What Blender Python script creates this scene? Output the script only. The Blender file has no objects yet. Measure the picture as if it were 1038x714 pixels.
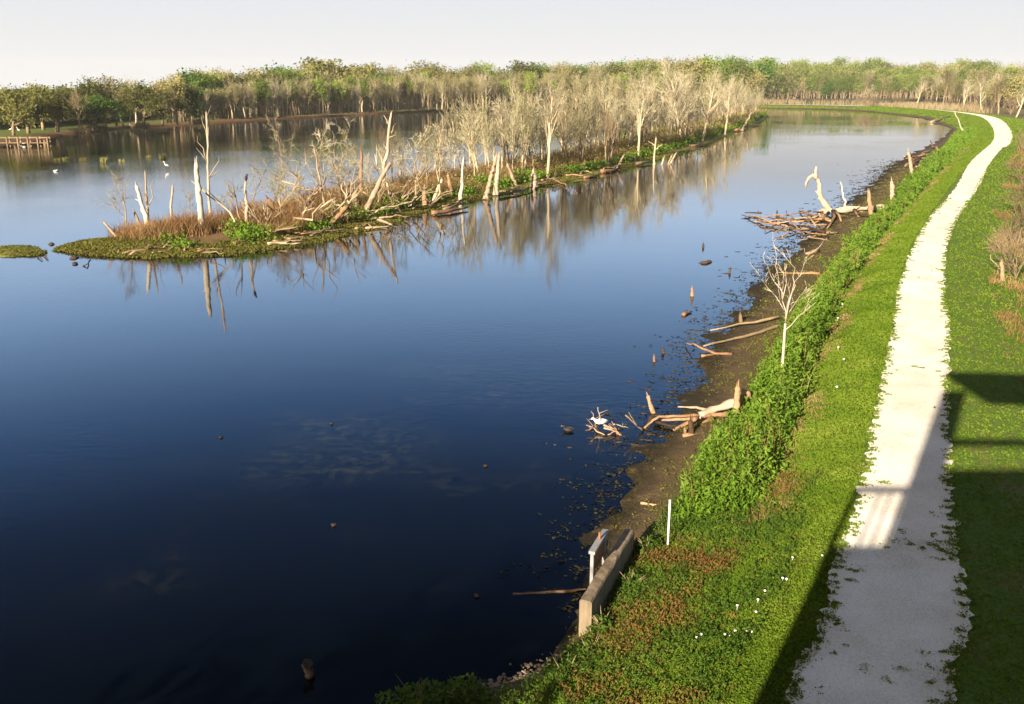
import bpy, math, random
import numpy as np
from mathutils import Vector, Matrix

random.seed(7)
rng = np.random.default_rng(11)
S = bpy.context.scene
COL = S.collection
R = math.radians

# ------------------------------------------------------------------ camera model (photograph is 1038 x 714)
H = 9.5
F = 950.0
PITCH = math.atan((357 - 84) / F)
CP, SP = math.cos(PITCH), math.sin(PITCH)


def ray(x, y):
    u = (x - 519) / F
    v = (357 - y) / F
    return u, CP + v * SP, -SP + v * CP


def P(x, y, z=0.0):
    """point of the horizontal plane at height z seen at pixel (x, y)"""
    u, dy, dz = ray(x, y)
    t = (z - H) / dz
    return Vector((u * t, dy * t, z))


def A(x, y, Y):
    """point at forward distance Y seen at pixel (x, y)"""
    u, dy, dz = ray(x, y)
    t = Y / dy
    return Vector((u * t, Y, H + dz * t))


# ------------------------------------------------------------------ object helpers
def tag(o, label=None, cat=None, group=None, kind=None):
    if label: o['label'] = label
    if cat: o['category'] = cat
    if group: o['group'] = group
    if kind: o['kind'] = kind
    return o


def empty(name, loc=(0, 0, 0), rz=0.0):
    o = bpy.data.objects.new(name, None)
    o.empty_display_size = 0.2
    o.location = loc
    o.rotation_euler = (0, 0, rz)
    COL.objects.link(o)
    return o


def children(o, table=None):
    return list(o.children)


def copy_tree(o, parent=None):
    c = o.copy()
    COL.objects.link(c)
    if parent is not None:
        c.parent = parent
    for ch in list(o.children):
        copy_tree(ch, c)
    return c


def np_mesh(name, V, faces_n, idx, mat, parent=None, smooth=False, attr=None):
    """V: (n,3); idx: flat loop indices; faces_n: loops per face (int)"""
    me = bpy.data.meshes.new(name)
    V = np.asarray(V, dtype=np.float32)
    idx = np.asarray(idx, dtype=np.int32).ravel()
    nf = len(idx) // faces_n
    me.vertices.add(len(V))
    me.vertices.foreach_set('co', V.ravel())
    me.loops.add(len(idx))
    me.loops.foreach_set('vertex_index', idx)
    me.polygons.add(nf)
    me.polygons.foreach_set('loop_start', np.arange(0, nf * faces_n, faces_n, dtype=np.int32))
    if smooth:
        me.polygons.foreach_set('use_smooth', np.ones(nf, dtype=bool))
    if attr:
        for k, vals in attr.items():
            a = me.attributes.new(k, 'FLOAT', 'POINT')
            a.data.foreach_set('value', np.asarray(vals, dtype=np.float32))
    me.update(calc_edges=True)
    me.materials.append(mat)
    o = bpy.data.objects.new(name, me)
    COL.objects.link(o)
    if parent is not None:
        o.parent = parent
    return o


class MB:
    """collects tubes, boxes and leaves, builds them as one mesh"""

    def __init__(self):
        self.v = []
        self.f = []

    def tube(self, pts, rad, sides=6, cap=True, squash=1.0, rough=0.0):
        pts = [Vector(p) for p in pts]
        n = len(pts)
        base = len(self.v)
        up = Vector((0.31, 0.17, 0.93))
        for i, p in enumerate(pts):
            t = pts[min(i + 1, n - 1)] - pts[max(i - 1, 0)]
            if t.length < 1e-6: t = Vector((0, 0, 1))
            t.normalize()
            a = t.cross(up)
            if a.length < 0.15: a = t.cross(Vector((1, 0, 0)))
            a.normalize()
            b = t.cross(a)
            for k in range(sides):
                an = 2 * math.pi * k / sides
                q = p + (a * math.cos(an) + b * math.sin(an) * squash) * rad[i] * (1 + (random.uniform(-rough, rough) if rough else 0))
                self.v.append((q.x, q.y, q.z))
        for i in range(n - 1):
            for k in range(sides):
                k2 = (k + 1) % sides
                self.f.append((base + i * sides + k, base + i * sides + k2, base + (i + 1) * sides + k2, base + (i + 1) * sides + k))
        if cap:
            self.f.append(tuple(base + k for k in range(sides))[::-1])
            self.f.append(tuple(base + (n - 1) * sides + k for k in range(sides)))

    def box(self, c, s, M=None):
        base = len(self.v)
        for dx in (-.5, .5):
            for dy in (-.5, .5):
                for dz in (-.5, .5):
                    q = Vector((dx * s[0], dy * s[1], dz * s[2]))
                    if M is not None: q = M @ q
                    q += Vector(c)
                    self.v.append((q.x, q.y, q.z))
        for f in ((0, 1, 3, 2), (4, 6, 7, 5), (0, 4, 5, 1), (2, 3, 7, 6), (0, 2, 6, 4), (1, 5, 7, 3)):
            self.f.append(tuple(base + i for i in f))

    def blob(self, c, r, seg=8, rings=5, jit=0.0):
        base = len(self.v)
        c = Vector(c)
        for i in range(rings + 1):
            ph = math.pi * i / rings
            for k in range(seg):
                th = 2 * math.pi * k / seg
                j = 1 + random.uniform(-jit, jit)
                self.v.append((c.x + r[0] * math.sin(ph) * math.cos(th) * j, c.y + r[1] * math.sin(ph) * math.sin(th) * j, c.z + r[2] * math.cos(ph) * j))
        for i in range(rings):
            for k in range(seg):
                k2 = (k + 1) % seg
                self.f.append((base + i * seg + k, base + (i + 1) * seg + k, base + (i + 1) * seg + k2, base + i * seg + k2))

    def build(self, name, mat, parent=None, smooth=True):
        me = bpy.data.meshes.new(name)
        me.from_pydata(self.v, [], self.f)
        if smooth:
            me.polygons.foreach_set('use_smooth', np.ones(len(me.polygons), dtype=bool))
        me.materials.append(mat)
        me.update()
        o = bpy.data.objects.new(name, me)
        COL.objects.link(o)
        if parent is not None:
            o.parent = parent
        return o


def leaf_quads(C, size, aspect=0.5, upright=0.3, bend=0.25):
    """one bent leaf (two quads) per centre; returns V, idx"""
    n = len(C)
    d = rng.normal(size=(n, 3))
    d[:, 2] = np.abs(d[:, 2]) * 0.6 + upright
    d /= np.linalg.norm(d, axis=1)[:, None]
    o = rng.normal(size=(n, 3))
    s = np.cross(d, o)
    s /= np.linalg.norm(s, axis=1)[:, None] + 1e-9
    nn = np.cross(d, s)
    size = np.broadcast_to(np.asarray(size, dtype=float), (n,)) * rng.uniform(.65, 1.35, n)
    L = size[:, None]
    W = L * aspect
    p0 = C - d * L * .5
    p1 = C + nn * L * bend
    p2 = C + d * L * .5
    V = np.stack([p0 - s * W * .18, p0 + s * W * .18, p1 + s * W * .5, p1 - s * W * .5, p2 + s * W * .12, p2 - s * W * .12], axis=1).reshape(-1, 3)
    b = (np.arange(n) * 6)[:, None]
    idx = np.concatenate([b + np.array([[0, 1, 2, 3]]), b + np.array([[3, 2, 4, 5]])], axis=1)
    return V, idx


def quad_cards(C, size, flat=0.0):
    """one irregular leaf clump face per centre"""
    n = len(C)
    nrm = rng.normal(size=(n, 3))
    nrm[:, 2] += flat
    nrm /= np.linalg.norm(nrm, axis=1)[:, None]
    a = np.cross(nrm, rng.normal(size=(n, 3)))
    a /= np.linalg.norm(a, axis=1)[:, None] + 1e-9
    b = np.cross(nrm, a)
    size = np.broadcast_to(np.asarray(size, dtype=float), (n,))
    sc = (size * rng.uniform(.6, 1.4, n))[:, None]
    asp = rng.uniform(.4, .8, (n, 1))
    V = np.stack([C - a * sc * .5, C - b * sc * .5 * asp, C + a * sc * .5, C + b * sc * .5 * asp], axis=1)
    V = V + rng.normal(size=V.shape) * (size[:, None, None] * .08)
    idx = np.arange(n * 4)
    return V.reshape(-1, 3), idx


def blades(C, h, w, lean=0.35):
    """upright thin bent blades from ground points"""
    n = len(C)
    h = np.broadcast_to(np.asarray(h, dtype=float), (n,)) * rng.uniform(.6, 1.3, n)
    an = rng.uniform(0, 2 * math.pi, n)
    s = np.stack([np.cos(an), np.sin(an), np.zeros(n)], axis=1)
    an2 = rng.uniform(0, 2 * math.pi, n)
    l = np.stack([np.cos(an2), np.sin(an2), np.zeros(n)], axis=1) * (rng.uniform(0, lean, n) * h)[:, None]
    w = np.broadcast_to(np.asarray(w, dtype=float), (n,))[:, None]
    z = np.array([[0, 0, 1.0]])
    hh = h[:, None]
    m = C + z * hh * .55 + l * .35
    t = C + z * hh + l
    V = np.stack([C - s * w * .5, C + s * w * .5, m + s * w * .4, m - s * w * .4, t + s * w * .08, t - s * w * .08], axis=1).reshape(-1, 3)
    b = (np.arange(n) * 6)[:, None]
    idx = np.concatenate([b + np.array([[0, 1, 2, 3]]), b + np.array([[3, 2, 4, 5]])], axis=1)
    return V, idx


# ------------------------------------------------------------------ materials
def new_mat(name):
    m = bpy.data.materials.new(name)
    m.use_nodes = True
    nt = m.node_tree
    nt.nodes.clear()
    return m, nt, nt.nodes, nt.links


def node(N, t, **kw):
    n = N.new(t)
    for k, v in kw.items():
        if k in n.inputs.keys() if hasattr(n.inputs, 'keys') else False:
            n.inputs[k].default_value = v
        else:
            setattr(n, k, v)
    return n


def ramp(N, stops, interp='LINEAR'):
    r = N.new('ShaderNodeValToRGB')
    r.color_ramp.interpolation = interp
    el = r.color_ramp.elements
    while len(el) < len(stops): el.new(0.5)
    for e, (p, c) in zip(el, stops):
        e.position = p
        e.color = (c[0], c[1], c[2], 1)
    return r


def noise(N, L, vec, scale, detail=4, rough=.55):
    n = N.new('ShaderNodeTexNoise')
    n.inputs['Scale'].default_value = scale
    n.inputs['Detail'].default_value = detail
    n.inputs['Roughness'].default_value = rough
    if vec is not None: L.new(vec, n.inputs['Vector'])
    return n.outputs['Fac']


def math_n(N, L, op, a, b=None, clamp=False):
    m = N.new('ShaderNodeMath')
    m.operation = op
    m.use_clamp = clamp
    for i, x in enumerate((a, b)):
        if x is None: continue
        if isinstance(x, (int, float)): m.inputs[i].default_value = x
        else: L.new(x, m.inputs[i])
    return m.outputs[0]


def mix_c(N, L, fac, a, b, blend='MIX'):
    m = N.new('ShaderNodeMix')
    m.data_type = 'RGBA'
    m.blend_type = blend
    for s, x in ((m.inputs[0], fac), (m.inputs[6], a), (m.inputs[7], b)):
        if isinstance(x, (int, float)): s.default_value = x
        elif isinstance(x, tuple): s.default_value = (x[0], x[1], x[2], 1)
        else: L.new(x, s)
    return m.outputs[2]


def geo_pos(N):
    return N.new('ShaderNodeNewGeometry').outputs['Position']


def obj_co(N):
    return N.new('ShaderNodeTexCoord').outputs['Object']


def finish(nt, N, L, col, rough=.9, bump=None, bump_d=.02, bump_s=.6, spec=.25):
    b = N.new('ShaderNodeBsdfPrincipled')
    out = N.new('ShaderNodeOutputMaterial')
    if isinstance(col, tuple): b.inputs['Base Color'].default_value = (*col, 1)
    else: L.new(col, b.inputs['Base Color'])
    b.inputs['Roughness'].default_value = rough
    b.inputs['Specular IOR Level'].default_value = spec
    if bump is not None:
        bn = N.new('ShaderNodeBump')
        bn.inputs['Strength'].default_value = bump_s
        bn.inputs['Distance'].default_value = bump_d
        L.new(bump, bn.inputs['Height'])
        L.new(bn.outputs[0], b.inputs['Normal'])
    L.new(b.outputs[0], out.inputs['Surface'])
    return b


def wood_mat(name, stops, scale=3.0, stretch=.18, rnd=.25):
    """weathered bark / driftwood: stretched grain plus blotches, random tint per object"""
    m, nt, N, L = new_mat(name)
    co = obj_co(N)
    mp = N.new('ShaderNodeMapping')
    mp.inputs['Scale'].default_value = (1, 1, stretch)
    L.new(co, mp.inputs['Vector'])
    n1 = noise(N, L, mp.outputs[0], scale * 3, 6, .65)
    n2 = noise(N, L, co, scale * .4, 3)
    f = math_n(N, L, 'ADD', math_n(N, L, 'MULTIPLY', n1, .6), math_n(N, L, 'MULTIPLY', n2, .4))
    oi = N.new('ShaderNodeObjectInfo')
    f = math_n(N, L, 'ADD', f, math_n(N, L, 'MULTIPLY', math_n(N, L, 'SUBTRACT', oi.outputs['Random'], .5), rnd))
    r = ramp(N, stops)
    L.new(f, r.inputs[0])
    finish(nt, N, L, r.outputs[0], .85, n1, .03, .7)
    return m


def leaf_mat(name, c1, c2, c3, nscale=.35, trans=.3, rnd=.35, fine=3.0):
    m, nt, N, L = new_mat(name)
    pos = geo_pos(N)
    n1 = noise(N, L, pos, nscale, 3)
    n2 = noise(N, L, pos, fine, 2)
    oi = N.new('ShaderNodeObjectInfo')
    f = math_n(N, L, 'ADD', math_n(N, L, 'MULTIPLY', n1, .6), math_n(N, L, 'MULTIPLY', n2, .4))
    f = math_n(N, L, 'ADD', f, math_n(N, L, 'MULTIPLY', math_n(N, L, 'SUBTRACT', oi.outputs['Random'], .5), rnd))
    r = ramp(N, [(.28, c1), (.5, c2), (.72, c3)])
    L.new(f, r.inputs[0])
    d = N.new('ShaderNodeBsdfDiffuse')
    t = N.new('ShaderNodeBsdfTranslucent')
    mx = N.new('ShaderNodeMixShader')
    mx.inputs[0].default_value = trans
    out = N.new('ShaderNodeOutputMaterial')
    L.new(r.outputs[0], d.inputs[0])
    tc = mix_c(N, L, .5, r.outputs[0], (.30, .36, .03), 'MIX')
    L.new(tc, t.inputs[0])
    L.new(d.outputs[0], mx.inputs[1])
    L.new(t.outputs[0], mx.inputs[2])
    L.new(mx.outputs[0], out.inputs[0])
    return m


def plain_mat(name, c1, c2, scale=4., rough=.85, bump_d=.01, spec=.25):
    m, nt, N, L = new_mat(name)
    co = obj_co(N)
    n1 = noise(N, L, co, scale, 6, .65)
    r = ramp(N, [(.3, c1), (.7, c2)])
    L.new(n1, r.inputs[0])
    finish(nt, N, L, r.outputs[0], rough, n1, bump_d, .5, spec)
    return m


M = {}
M['bark_pale'] = wood_mat('pale_bark', [(.3, (.22, .175, .105)), (.5, (.37, .30, .19)), (.75, (.50, .43, .30))])
M['bark_tan'] = wood_mat('tan_bark', [(.3, (.12, .085, .05)), (.5, (.23, .17, .10)), (.75, (.34, .27, .17))])
M['twig'] = wood_mat('twig_bark', [(.25, (.085, .06, .035)), (.5, (.15, .11, .065)), (.8, (.23, .175, .105))], rnd=.6)
M['twig_pale'] = wood_mat('pale_twig_bark', [(.25, (.185, .165, .105)), (.5, (.315, .285, .185)), (.8, (.44, .405, .285))], rnd=.6)
M['bark_dark'] = wood_mat('dark_bark', [(.3, (.07, .05, .032)), (.5, (.15, .115, .075)), (.75, (.28, .22, .15))])
M['bleached'] = wood_mat('bleached_wood', [(.25, (.13, .085, .05)), (.45, (.27, .205, .14)), (.7, (.40, .335, .25))], scale=4)
M['white_bark'] = wood_mat('white_bark', [(.25, (.20, .16, .11)), (.45, (.38, .33, .255)), (.7, (.53, .48, .395))], scale=4)
M['driftwood'] = wood_mat('driftwood', [(.25, (.10, .05, .025)), (.45, (.22, .13, .07)), (.75, (.38, .26, .16))], scale=4)
M['wet_shaded_wood'] = wood_mat('wet_shaded_wood', [(.25, (.012, .009, .007)), (.5, (.04, .025, .015)), (.8, (.12, .07, .035))], scale=4)  # wet wood tone, darkened further to stand in for shade on the piling
M['leaf_oak'] = leaf_mat('oak_leaves', (.065, .075, .022), (.135, .14, .042), (.23, .215, .075))
M['leaf_olive'] = leaf_mat('olive_leaves', (.11, .11, .04), (.20, .19, .07), (.30, .27, .11), rnd=.5)
M['leaf_green'] = leaf_mat('fresh_leaves', (.035, .085, .014), (.075, .165, .024), (.13, .24, .04))
M['leaf_spring'] = leaf_mat('spring_leaves', (.085, .135, .022), (.155, .225, .038), (.24, .30, .065), rnd=.5)
M['leaf_tan'] = leaf_mat('budding_leaves', (.13, .135, .042), (.215, .21, .07), (.31, .29, .12), rnd=.5)
M['weed'] = leaf_mat('weed_leaves', (.055, .112, .012), (.105, .19, .020), (.18, .275, .04), nscale=.8, fine=6, rnd=0)
M['bank_bush'] = leaf_mat('bank_bush_leaves', (.025, .055, .010), (.055, .105, .016), (.10, .15, .03), nscale=.8, fine=6, rnd=0)
M['dry_brush'] = leaf_mat('dry_brush_stems', (.11, .060, .028), (.20, .115, .055), (.33, .23, .12), nscale=.3, fine=2, trans=.12, rnd=.2)
M['red_weed'] = leaf_mat('reddish_weed_leaves', (.10, .05, .018), (.145, .085, .03), (.10, .115, .02), nscale=1.1, fine=6, trans=.2, rnd=0)
M['reed'] = leaf_mat('dry_reeds', (.16, .12, .065), (.22, .175, .10), (.28, .235, .145), nscale=.1, fine=1, trans=.15, rnd=.2)
M['moss'] = leaf_mat('shore_moss', (.065, .052, .016), (.095, .095, .022), (.13, .14, .034), nscale=.7, fine=5, trans=.15, rnd=0)
M['concrete'] = wood_mat('weathered_concrete', [(.3, (.07, .055, .035)), (.48, (.17, .135, .09)), (.7, (.29, .235, .165))], scale=2.2, stretch=.22, rnd=0)
M['grey_metal'] = plain_mat('galvanised_metal', (.15, .155, .16), (.27, .275, .28), 6., .45, .002, .5)
M['rust'] = plain_mat('rusty_metal', (.16, .06, .025), (.30, .12, .05), 9., .8)
M['white_paint'] = plain_mat('white_post_paint', (.66, .66, .63), (.80, .80, .78), 8., .5)
M['plank'] = wood_mat('tower_planks', [(.3, (.16, .11, .07)), (.5, (.26, .19, .13)), (.75, (.36, .28, .2))])
M['pier_wood'] = wood_mat('pier_planks', [(.3, (.11, .07, .04)), (.5, (.19, .13, .075)), (.75, (.27, .20, .13))])
M['feather'] = plain_mat('white_feathers', (.74, .74, .72), (.84, .84, .82), 10., .8)
M['dark_feather'] = plain_mat('dark_feathers', (.012, .011, .010), (.05, .04, .03), 9., .7)
M['tan_feather'] = plain_mat('tan_feathers', (.13, .09, .05), (.26, .19, .11), 14., .8)
M['beak'] = plain_mat('yellow_beak', (.5, .28, .03), (.6, .36, .06), 9., .5)
M['petal'] = plain_mat('white_petals', (.74, .70, .72), (.85, .82, .84), 9., .8)
M['stone'] = plain_mat('pebbles', (.16, .12, .085), (.36, .28, .2), 1.7, .9)
M['skin'] = plain_mat('skin', (.45, .28, .2), (.5, .32, .23), 6., .6)
M['red_cloth'] = plain_mat('dark_red_cloth', (.20, .025, .03), (.26, .04, .04), 8., .9)
M['dark_cloth'] = plain_mat('dark_cloth', (.03, .025, .03), (.06, .05, .055), 8., .9)


def bank_material(name, stops, wet=True):
    """zones across the bank follow the 'band' attribute, broken up by noise; grass blades use the same position noise"""
    m, nt, N, L = new_mat(name)
    pos = geo_pos(N)
    at = N.new('ShaderNodeAttribute')
    at.attribute_name = 'band'
    dry = N.new('ShaderNodeAttribute')
    dry.attribute_name = 'dry'
    n_big = noise(N, L, pos, .55, 4)
    n_mid = noise(N, L, pos, 2.2, 5, .6)
    n_fine = noise(N, L, pos, 14., 4, .7)
    w = math_n(N, L, 'ADD', math_n(N, L, 'MULTIPLY', n_mid, .9), math_n(N, L, 'MULTIPLY', n_big, .6))
    w = math_n(N, L, 'SUBTRACT', w, .75)
    b = math_n(N, L, 'ADD', at.outputs['Fac'], math_n(N, L, 'MULTIPLY', w, .85))
    b = math_n(N, L, 'DIVIDE', b, 10.)
    r = ramp(N, stops)
    L.new(b, r.inputs[0])
    c = r.outputs[0]
    # bare, straw coloured patches in the turf
    patch = ramp(N, [(.60, (0, 0, 0)), (.74, (1, 1, 1))])
    L.new(math_n(N, L, 'ADD', math_n(N, L, 'MULTIPLY', n_mid, .55), math_n(N, L, 'MULTIPLY', n_big, .55)), patch.inputs[0])
    c = mix_c(N, L, math_n(N, L, 'MULTIPLY', patch.outputs[0], .6), c, (.17, .12, .05))
    # reddish weeds where 'dry' is set
    dn = math_n(N, L, 'MULTIPLY', dry.outputs['Fac'], math_n(N, L, 'ADD', math_n(N, L, 'MULTIPLY', n_mid, 1.6), -.25), True)
    c = mix_c(N, L, dn, c, (.145, .07, .022))
    # fine speckle
    sp = ramp(N, [(.3, (.55, .55, .55)), (.7, (1.35, 1.35, 1.35))])
    L.new(n_fine, sp.inputs[0])
    c = mix_c(N, L, 1.0, c, sp.outputs[0], 'MULTIPLY')
    finish(nt, N, L, c, .95, n_fine, .05, .8, .15)
    return m


M['bank'] = bank_material('bank_ground', [
    (.0, (.010, .010, .008)), (.09, (.022, .018, .010)), (.12, (.045, .034, .018)), (.15, (.092, .064, .032)), (.185, (.075, .068, .024)),
    (.22, (.05, .075, .016)), (.28, (.07, .11, .02)), (.305, (.17, .11, .045)), (.335, (.075, .125, .014)),
    (.42, (.085, .145, .015)), (.60, (.085, .14, .017)), (.70, (.095, .135, .022)), (.80, (.115, .11, .035)), (.95, (.12, .10, .05))])
M['island'] = bank_material('island_ground', [
    (.0, (.02, .02, .012)), (.10, (.075, .06, .022)), (.13, (.13, .125, .028)), (.22, (.115, .13, .024)),
    (.28, (.10, .075, .03)), (.40, (.15, .095, .045)), (.7, (.16, .11, .055)), (1., (.10, .09, .03))])
M['far'] = bank_material('far_shore_ground', [
    (.0, (.03, .02, .014)), (.10, (.10, .055, .03)), (.19, (.15, .085, .045)), (.23, (.09, .12, .025)),
    (.30, (.10, .135, .03)), (.45, (.09, .10, .03)), (.7, (.07, .065, .03)), (1., (.06, .06, .03))])


def path_material():
    m, nt, N, L = new_mat('crushed_limestone')
    pos = geo_pos(N)
    n1 = noise(N, L, pos, .8, 5, .6)
    n2 = noise(N, L, pos, 26., 4, .75)
    v = N.new('ShaderNodeTexVoronoi')
    v.inputs['Scale'].default_value = 38.
    L.new(pos, v.inputs['Vector'])
    f = math_n(N, L, 'ADD', math_n(N, L, 'MULTIPLY', n1, .45), math_n(N, L, 'MULTIPLY', n2, .55))
    r = ramp(N, [(.3, (.40, .355, .29)), (.46, (.70, .665, .60)), (.60, (.84, .815, .76))])
    L.new(f, r.inputs[0])
    n3 = noise(N, L, pos, .35, 3)
    tint = ramp(N, [(.35, (.90, .85, .77)), (.6, (1, 1, 1))])
    L.new(n3, tint.inputs[0])
    peb = ramp(N, [(.0, (.74, .72, .70)), (.35, (1, 1, 1))])
    L.new(v.outputs['Color'], peb.inputs[0])
    c = mix_c(N, L, .7, r.outputs[0], peb.outputs[0], 'MULTIPLY')
    c = mix_c(N, L, .8, c, tint.outputs[0], 'MULTIPLY')
    h = math_n(N, L, 'ADD', n2, math_n(N, L, 'MULTIPLY', v.outputs['Distance'], .6))
    finish(nt, N, L, c, .95, h, .02, .6, .1)
    return m


M['path'] = path_material()


def water_material():
    m, nt, N, L = new_mat('lake_water')
    pos = geo_pos(N)
    # drowned weed mats show faintly through the surface
    a = noise(N, L, pos, .22, 3)
    bb = noise(N, L, pos, 2.6, 6, .75)
    for k_, (cx, cy, rad) in enumerate(((-1.2, 27., 9.), (-6., 22., 5.), (9., 33., 5.))):
        vd = N.new('ShaderNodeVectorMath'); vd.operation = 'DISTANCE'
        L.new(pos, vd.inputs[0]); vd.inputs[1].default_value = (cx, cy, 0)
        bed = math_n(N, L, 'SUBTRACT', 1., math_n(N, L, 'DIVIDE', vd.outputs['Value'], rad), True)
        a = math_n(N, L, 'ADD', a, math_n(N, L, 'MULTIPLY', bed, .26))
    f = math_n(N, L, 'MULTIPLY', math_n(N, L, 'SUBTRACT', a, .58, True), math_n(N, L, 'SUBTRACT', bb, .46, True))
    f = math_n(N, L, 'MULTIPLY', f, 22., True)
    c = mix_c(N, L, f, (.0008, .0016, .0030), (.021, .022, .009))
    b = N.new('ShaderNodeBsdfPrincipled')
    L.new(c, b.inputs['Base Color'])
    b.inputs['Roughness'].default_value = .025
    b.inputs['IOR'].default_value = 1.333
    mp = N.new('ShaderNodeMapping')
    mp.inputs['Rotation'].default_value = (0, 0, R(25))
    mp.inputs['Scale'].default_value = (1.0, 1.7, 1)
    L.new(pos, mp.inputs[0])
    w1 = noise(N, L, mp.outputs[0], 2.6, 3, .5)
    w2 = noise(N, L, mp.outputs[0], .35, 2, .5)
    # calm and rippled areas
    area = ramp(N, [(.42, (.1, .1, .1)), (.58, (1.6, 1.6, 1.6))])
    L.new(noise(N, L, pos, .05, 2), area.inputs[0])
    # the open side of the lake, beyond the island, is ruffled by the wind
    sp_ = N.new('ShaderNodeSeparateXYZ')
    L.new(pos, sp_.inputs[0])
    side = math_n(N, L, 'ADD', math_n(N, L, 'MULTIPLY', math_n(N, L, 'ADD', sp_.outputs[0], 11.), -.92), math_n(N, L, 'MULTIPLY', math_n(N, L, 'SUBTRACT', sp_.outputs[1], 58.), .4))
    side = math_n(N, L, 'MULTIPLY', math_n(N, L, 'SUBTRACT', side, 6.), .05, True)
    amp = math_n(N, L, 'ADD', area.outputs[0], math_n(N, L, 'MULTIPLY', side, 1.5))
    h = math_n(N, L, 'ADD', math_n(N, L, 'MULTIPLY', w1, amp), math_n(N, L, 'MULTIPLY', w2, 1.0))
    bn = N.new('ShaderNodeBump')
    bn.inputs['Strength'].default_value = 1.0
    bn.inputs['Distance'].default_value = .0028
    L.new(h, bn.inputs['Height'])
    L.new(bn.outputs[0], b.inputs['Normal'])
    out = N.new('ShaderNodeOutputMaterial')
    L.new(b.outputs[0], out.inputs[0])
    return m


M['water'] = water_material()


# ------------------------------------------------------------------ polylines
def smooth_poly(pts, step):
    """Catmull-Rom through 2-D points, resampled about every `step` (callable of position)"""
    pts = [np.array(p[:2], dtype=float) for p in pts]
    ext = [2 * pts[0] - pts[1]] + pts + [2 * pts[-1] - pts[-2]]
    out = []
    for i in range(1, len(ext) - 2):
        p0, p1, p2, p3 = ext[i - 1:i + 3]
        L_ = np.linalg.norm(p2 - p1)
        n = max(1, int(L_ / step((p1 + p2) / 2)))
        for k in range(n):
            t = k / n
            out.append(.5 * ((2 * p1) + (-p0 + p2) * t + (2 * p0 - 5 * p1 + 4 * p2 - p3) * t * t + (-p0 + 3 * p1 - 3 * p2 + p3) * t ** 3))
    out.append(pts[-1])
    return np.array(out)


def normals_left(C):
    T = np.gradient(C, axis=0)
    T /= np.linalg.norm(T, axis=1)[:, None]
    for _ in range(3):
        T[1:-1] = (T[:-2] + T[1:-1] * 2 + T[2:]) / 4
        T /= np.linalg.norm(T, axis=1)[:, None]
    return np.stack([-T[:, 1], T[:, 0]], axis=1), T


def ray_hit(p, d, poly):
    best = None
    for a, b in zip(poly[:-1], poly[1:]):
        e = b - a
        den = d[0] * e[1] - d[1] * e[0]
        if abs(den) < 1e-9: continue
        w = a - p
        t = (w[0] * e[1] - w[1] * e[0]) / den
        u = (w[0] * d[1] - w[1] * d[0]) / den
        if t > 0 and -0.02 <= u <= 1.02 and (best is None or t < best): best = t
    return best


def hnoise(x, y, s=1.0, seed=0.0):
    """cheap smooth pseudo-noise for terrain, arrays welcome"""
    x = np.asarray(x) * s + seed * 7.13
    y = np.asarray(y) * s + seed * 3.77
    return (np.sin(x * 1.0 + 1.3 * np.sin(y * .7)) + np.sin(y * 1.31 + 1.7 * np.sin(x * .57 + 2.)) + .5 * np.sin(2.3 * x - 1.9 * y) + .5 * np.sin(3.1 * y + 2.1 * x + 1.)) / 3.


# ------------------------------------------------------------------ the levee bank
edge_px = [(690, 803, 968), (660, 822, 976), (640, 830, 982), (610, 838, 984), (585, 842, 976), (560, 847, 970), (525, 862, 968), (490, 873, 965), (460, 878, 963), (430, 883, 962), (400, 891, 962), (370, 897, 962),
           (330, 905, 963), (300, 908, 958), (275, 916, 958), (249, 926, 961), (220, 943, 972), (190, 969, 992), (165, 983, 1004), (150, 997, 1016)]
far_center = [P(1016, 142, 1.2), P(1013, 128, 1.2), P(1003, 120, 1.2), P(985, 116, 1.2), P(955, 112.5, 1.2), P(913, 109.5, 1.2), P(870, 107.5, 1.2), P(820, 106.5, 1.2), P(780, 106, 1.2)]
EL = [P(l, y, 1.2) for y, l, r in edge_px]
ER = [P(r, y, 1.2) for y, l, r in edge_px]
Cpts = [(-60, -120), (-30, -60), (-12.5, -25), (-3.5, -6), (1.4, 4)] + [((a.x + b.x) / 2, (a.y + b.y) / 2) for a, b in zip(EL, ER)][::2] + [(p.x, p.y) for p in far_center]
C0 = smooth_poly(Cpts, lambda p: max(.5, np.linalg.norm(p) * .018))
NL, TL = normals_left(C0)
Wl = [(-60, -75), (-30, -32), (-14, -6), (-9, 3), (-6.2, 8.2), (-4.0, 11.4), (-2.0, 12.6)] + [P(*c)[:2] for c in
      [(520, 690), (560, 675), (587, 655), (600, 610), (614, 560), (618, 535), (640, 480), (665, 450), (690, 425), (703, 405), (712, 375), (724, 340), (748, 318), (768, 292), (792, 262), (820, 240), (858, 208), (888, 184), (902, 170), (925, 155), (950, 144), (966, 131), (938, 121), (900, 116), (868, 112.4), (830, 111), (780, 110)]]
Vl = [(-56, -75), (-27, -32), (-11.5, -6), (-6.5, 3), (-3.8, 8.2), (-1.5, 11.2)] + [P(x, y, .3)[:2] for x, y in
      [(545, 695), (600, 650), (640, 565), (692, 527), (702, 490), (737, 440), (768, 405), (783, 370), (801, 334), (828, 297), (851, 266), (874, 236), (900, 215), (917, 190), (939, 168), (960, 148), (973, 131), (945, 118.5), (905, 114.5), (868, 111), (830, 109.7), (780, 109)]]
Gl = [(-54, -75), (-25, -32), (-9.5, -6), (-3.5, 3), (-.5, 8.2), (1.2, 10.2)] + [P(x, y, .75)[:2] for x, y in
      [(660, 690), (700, 640), (738, 590), (768, 525), (785, 470), (808, 410), (830, 350), (848, 310), (868, 275), (892, 243), (925, 205), (950, 178), (970, 158), (988, 138), (990, 129), (955, 116), (908, 112), (868, 110), (830, 108.5), (780, 108)]]
Wl = [np.array(p[:2]) for p in Wl]
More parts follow.
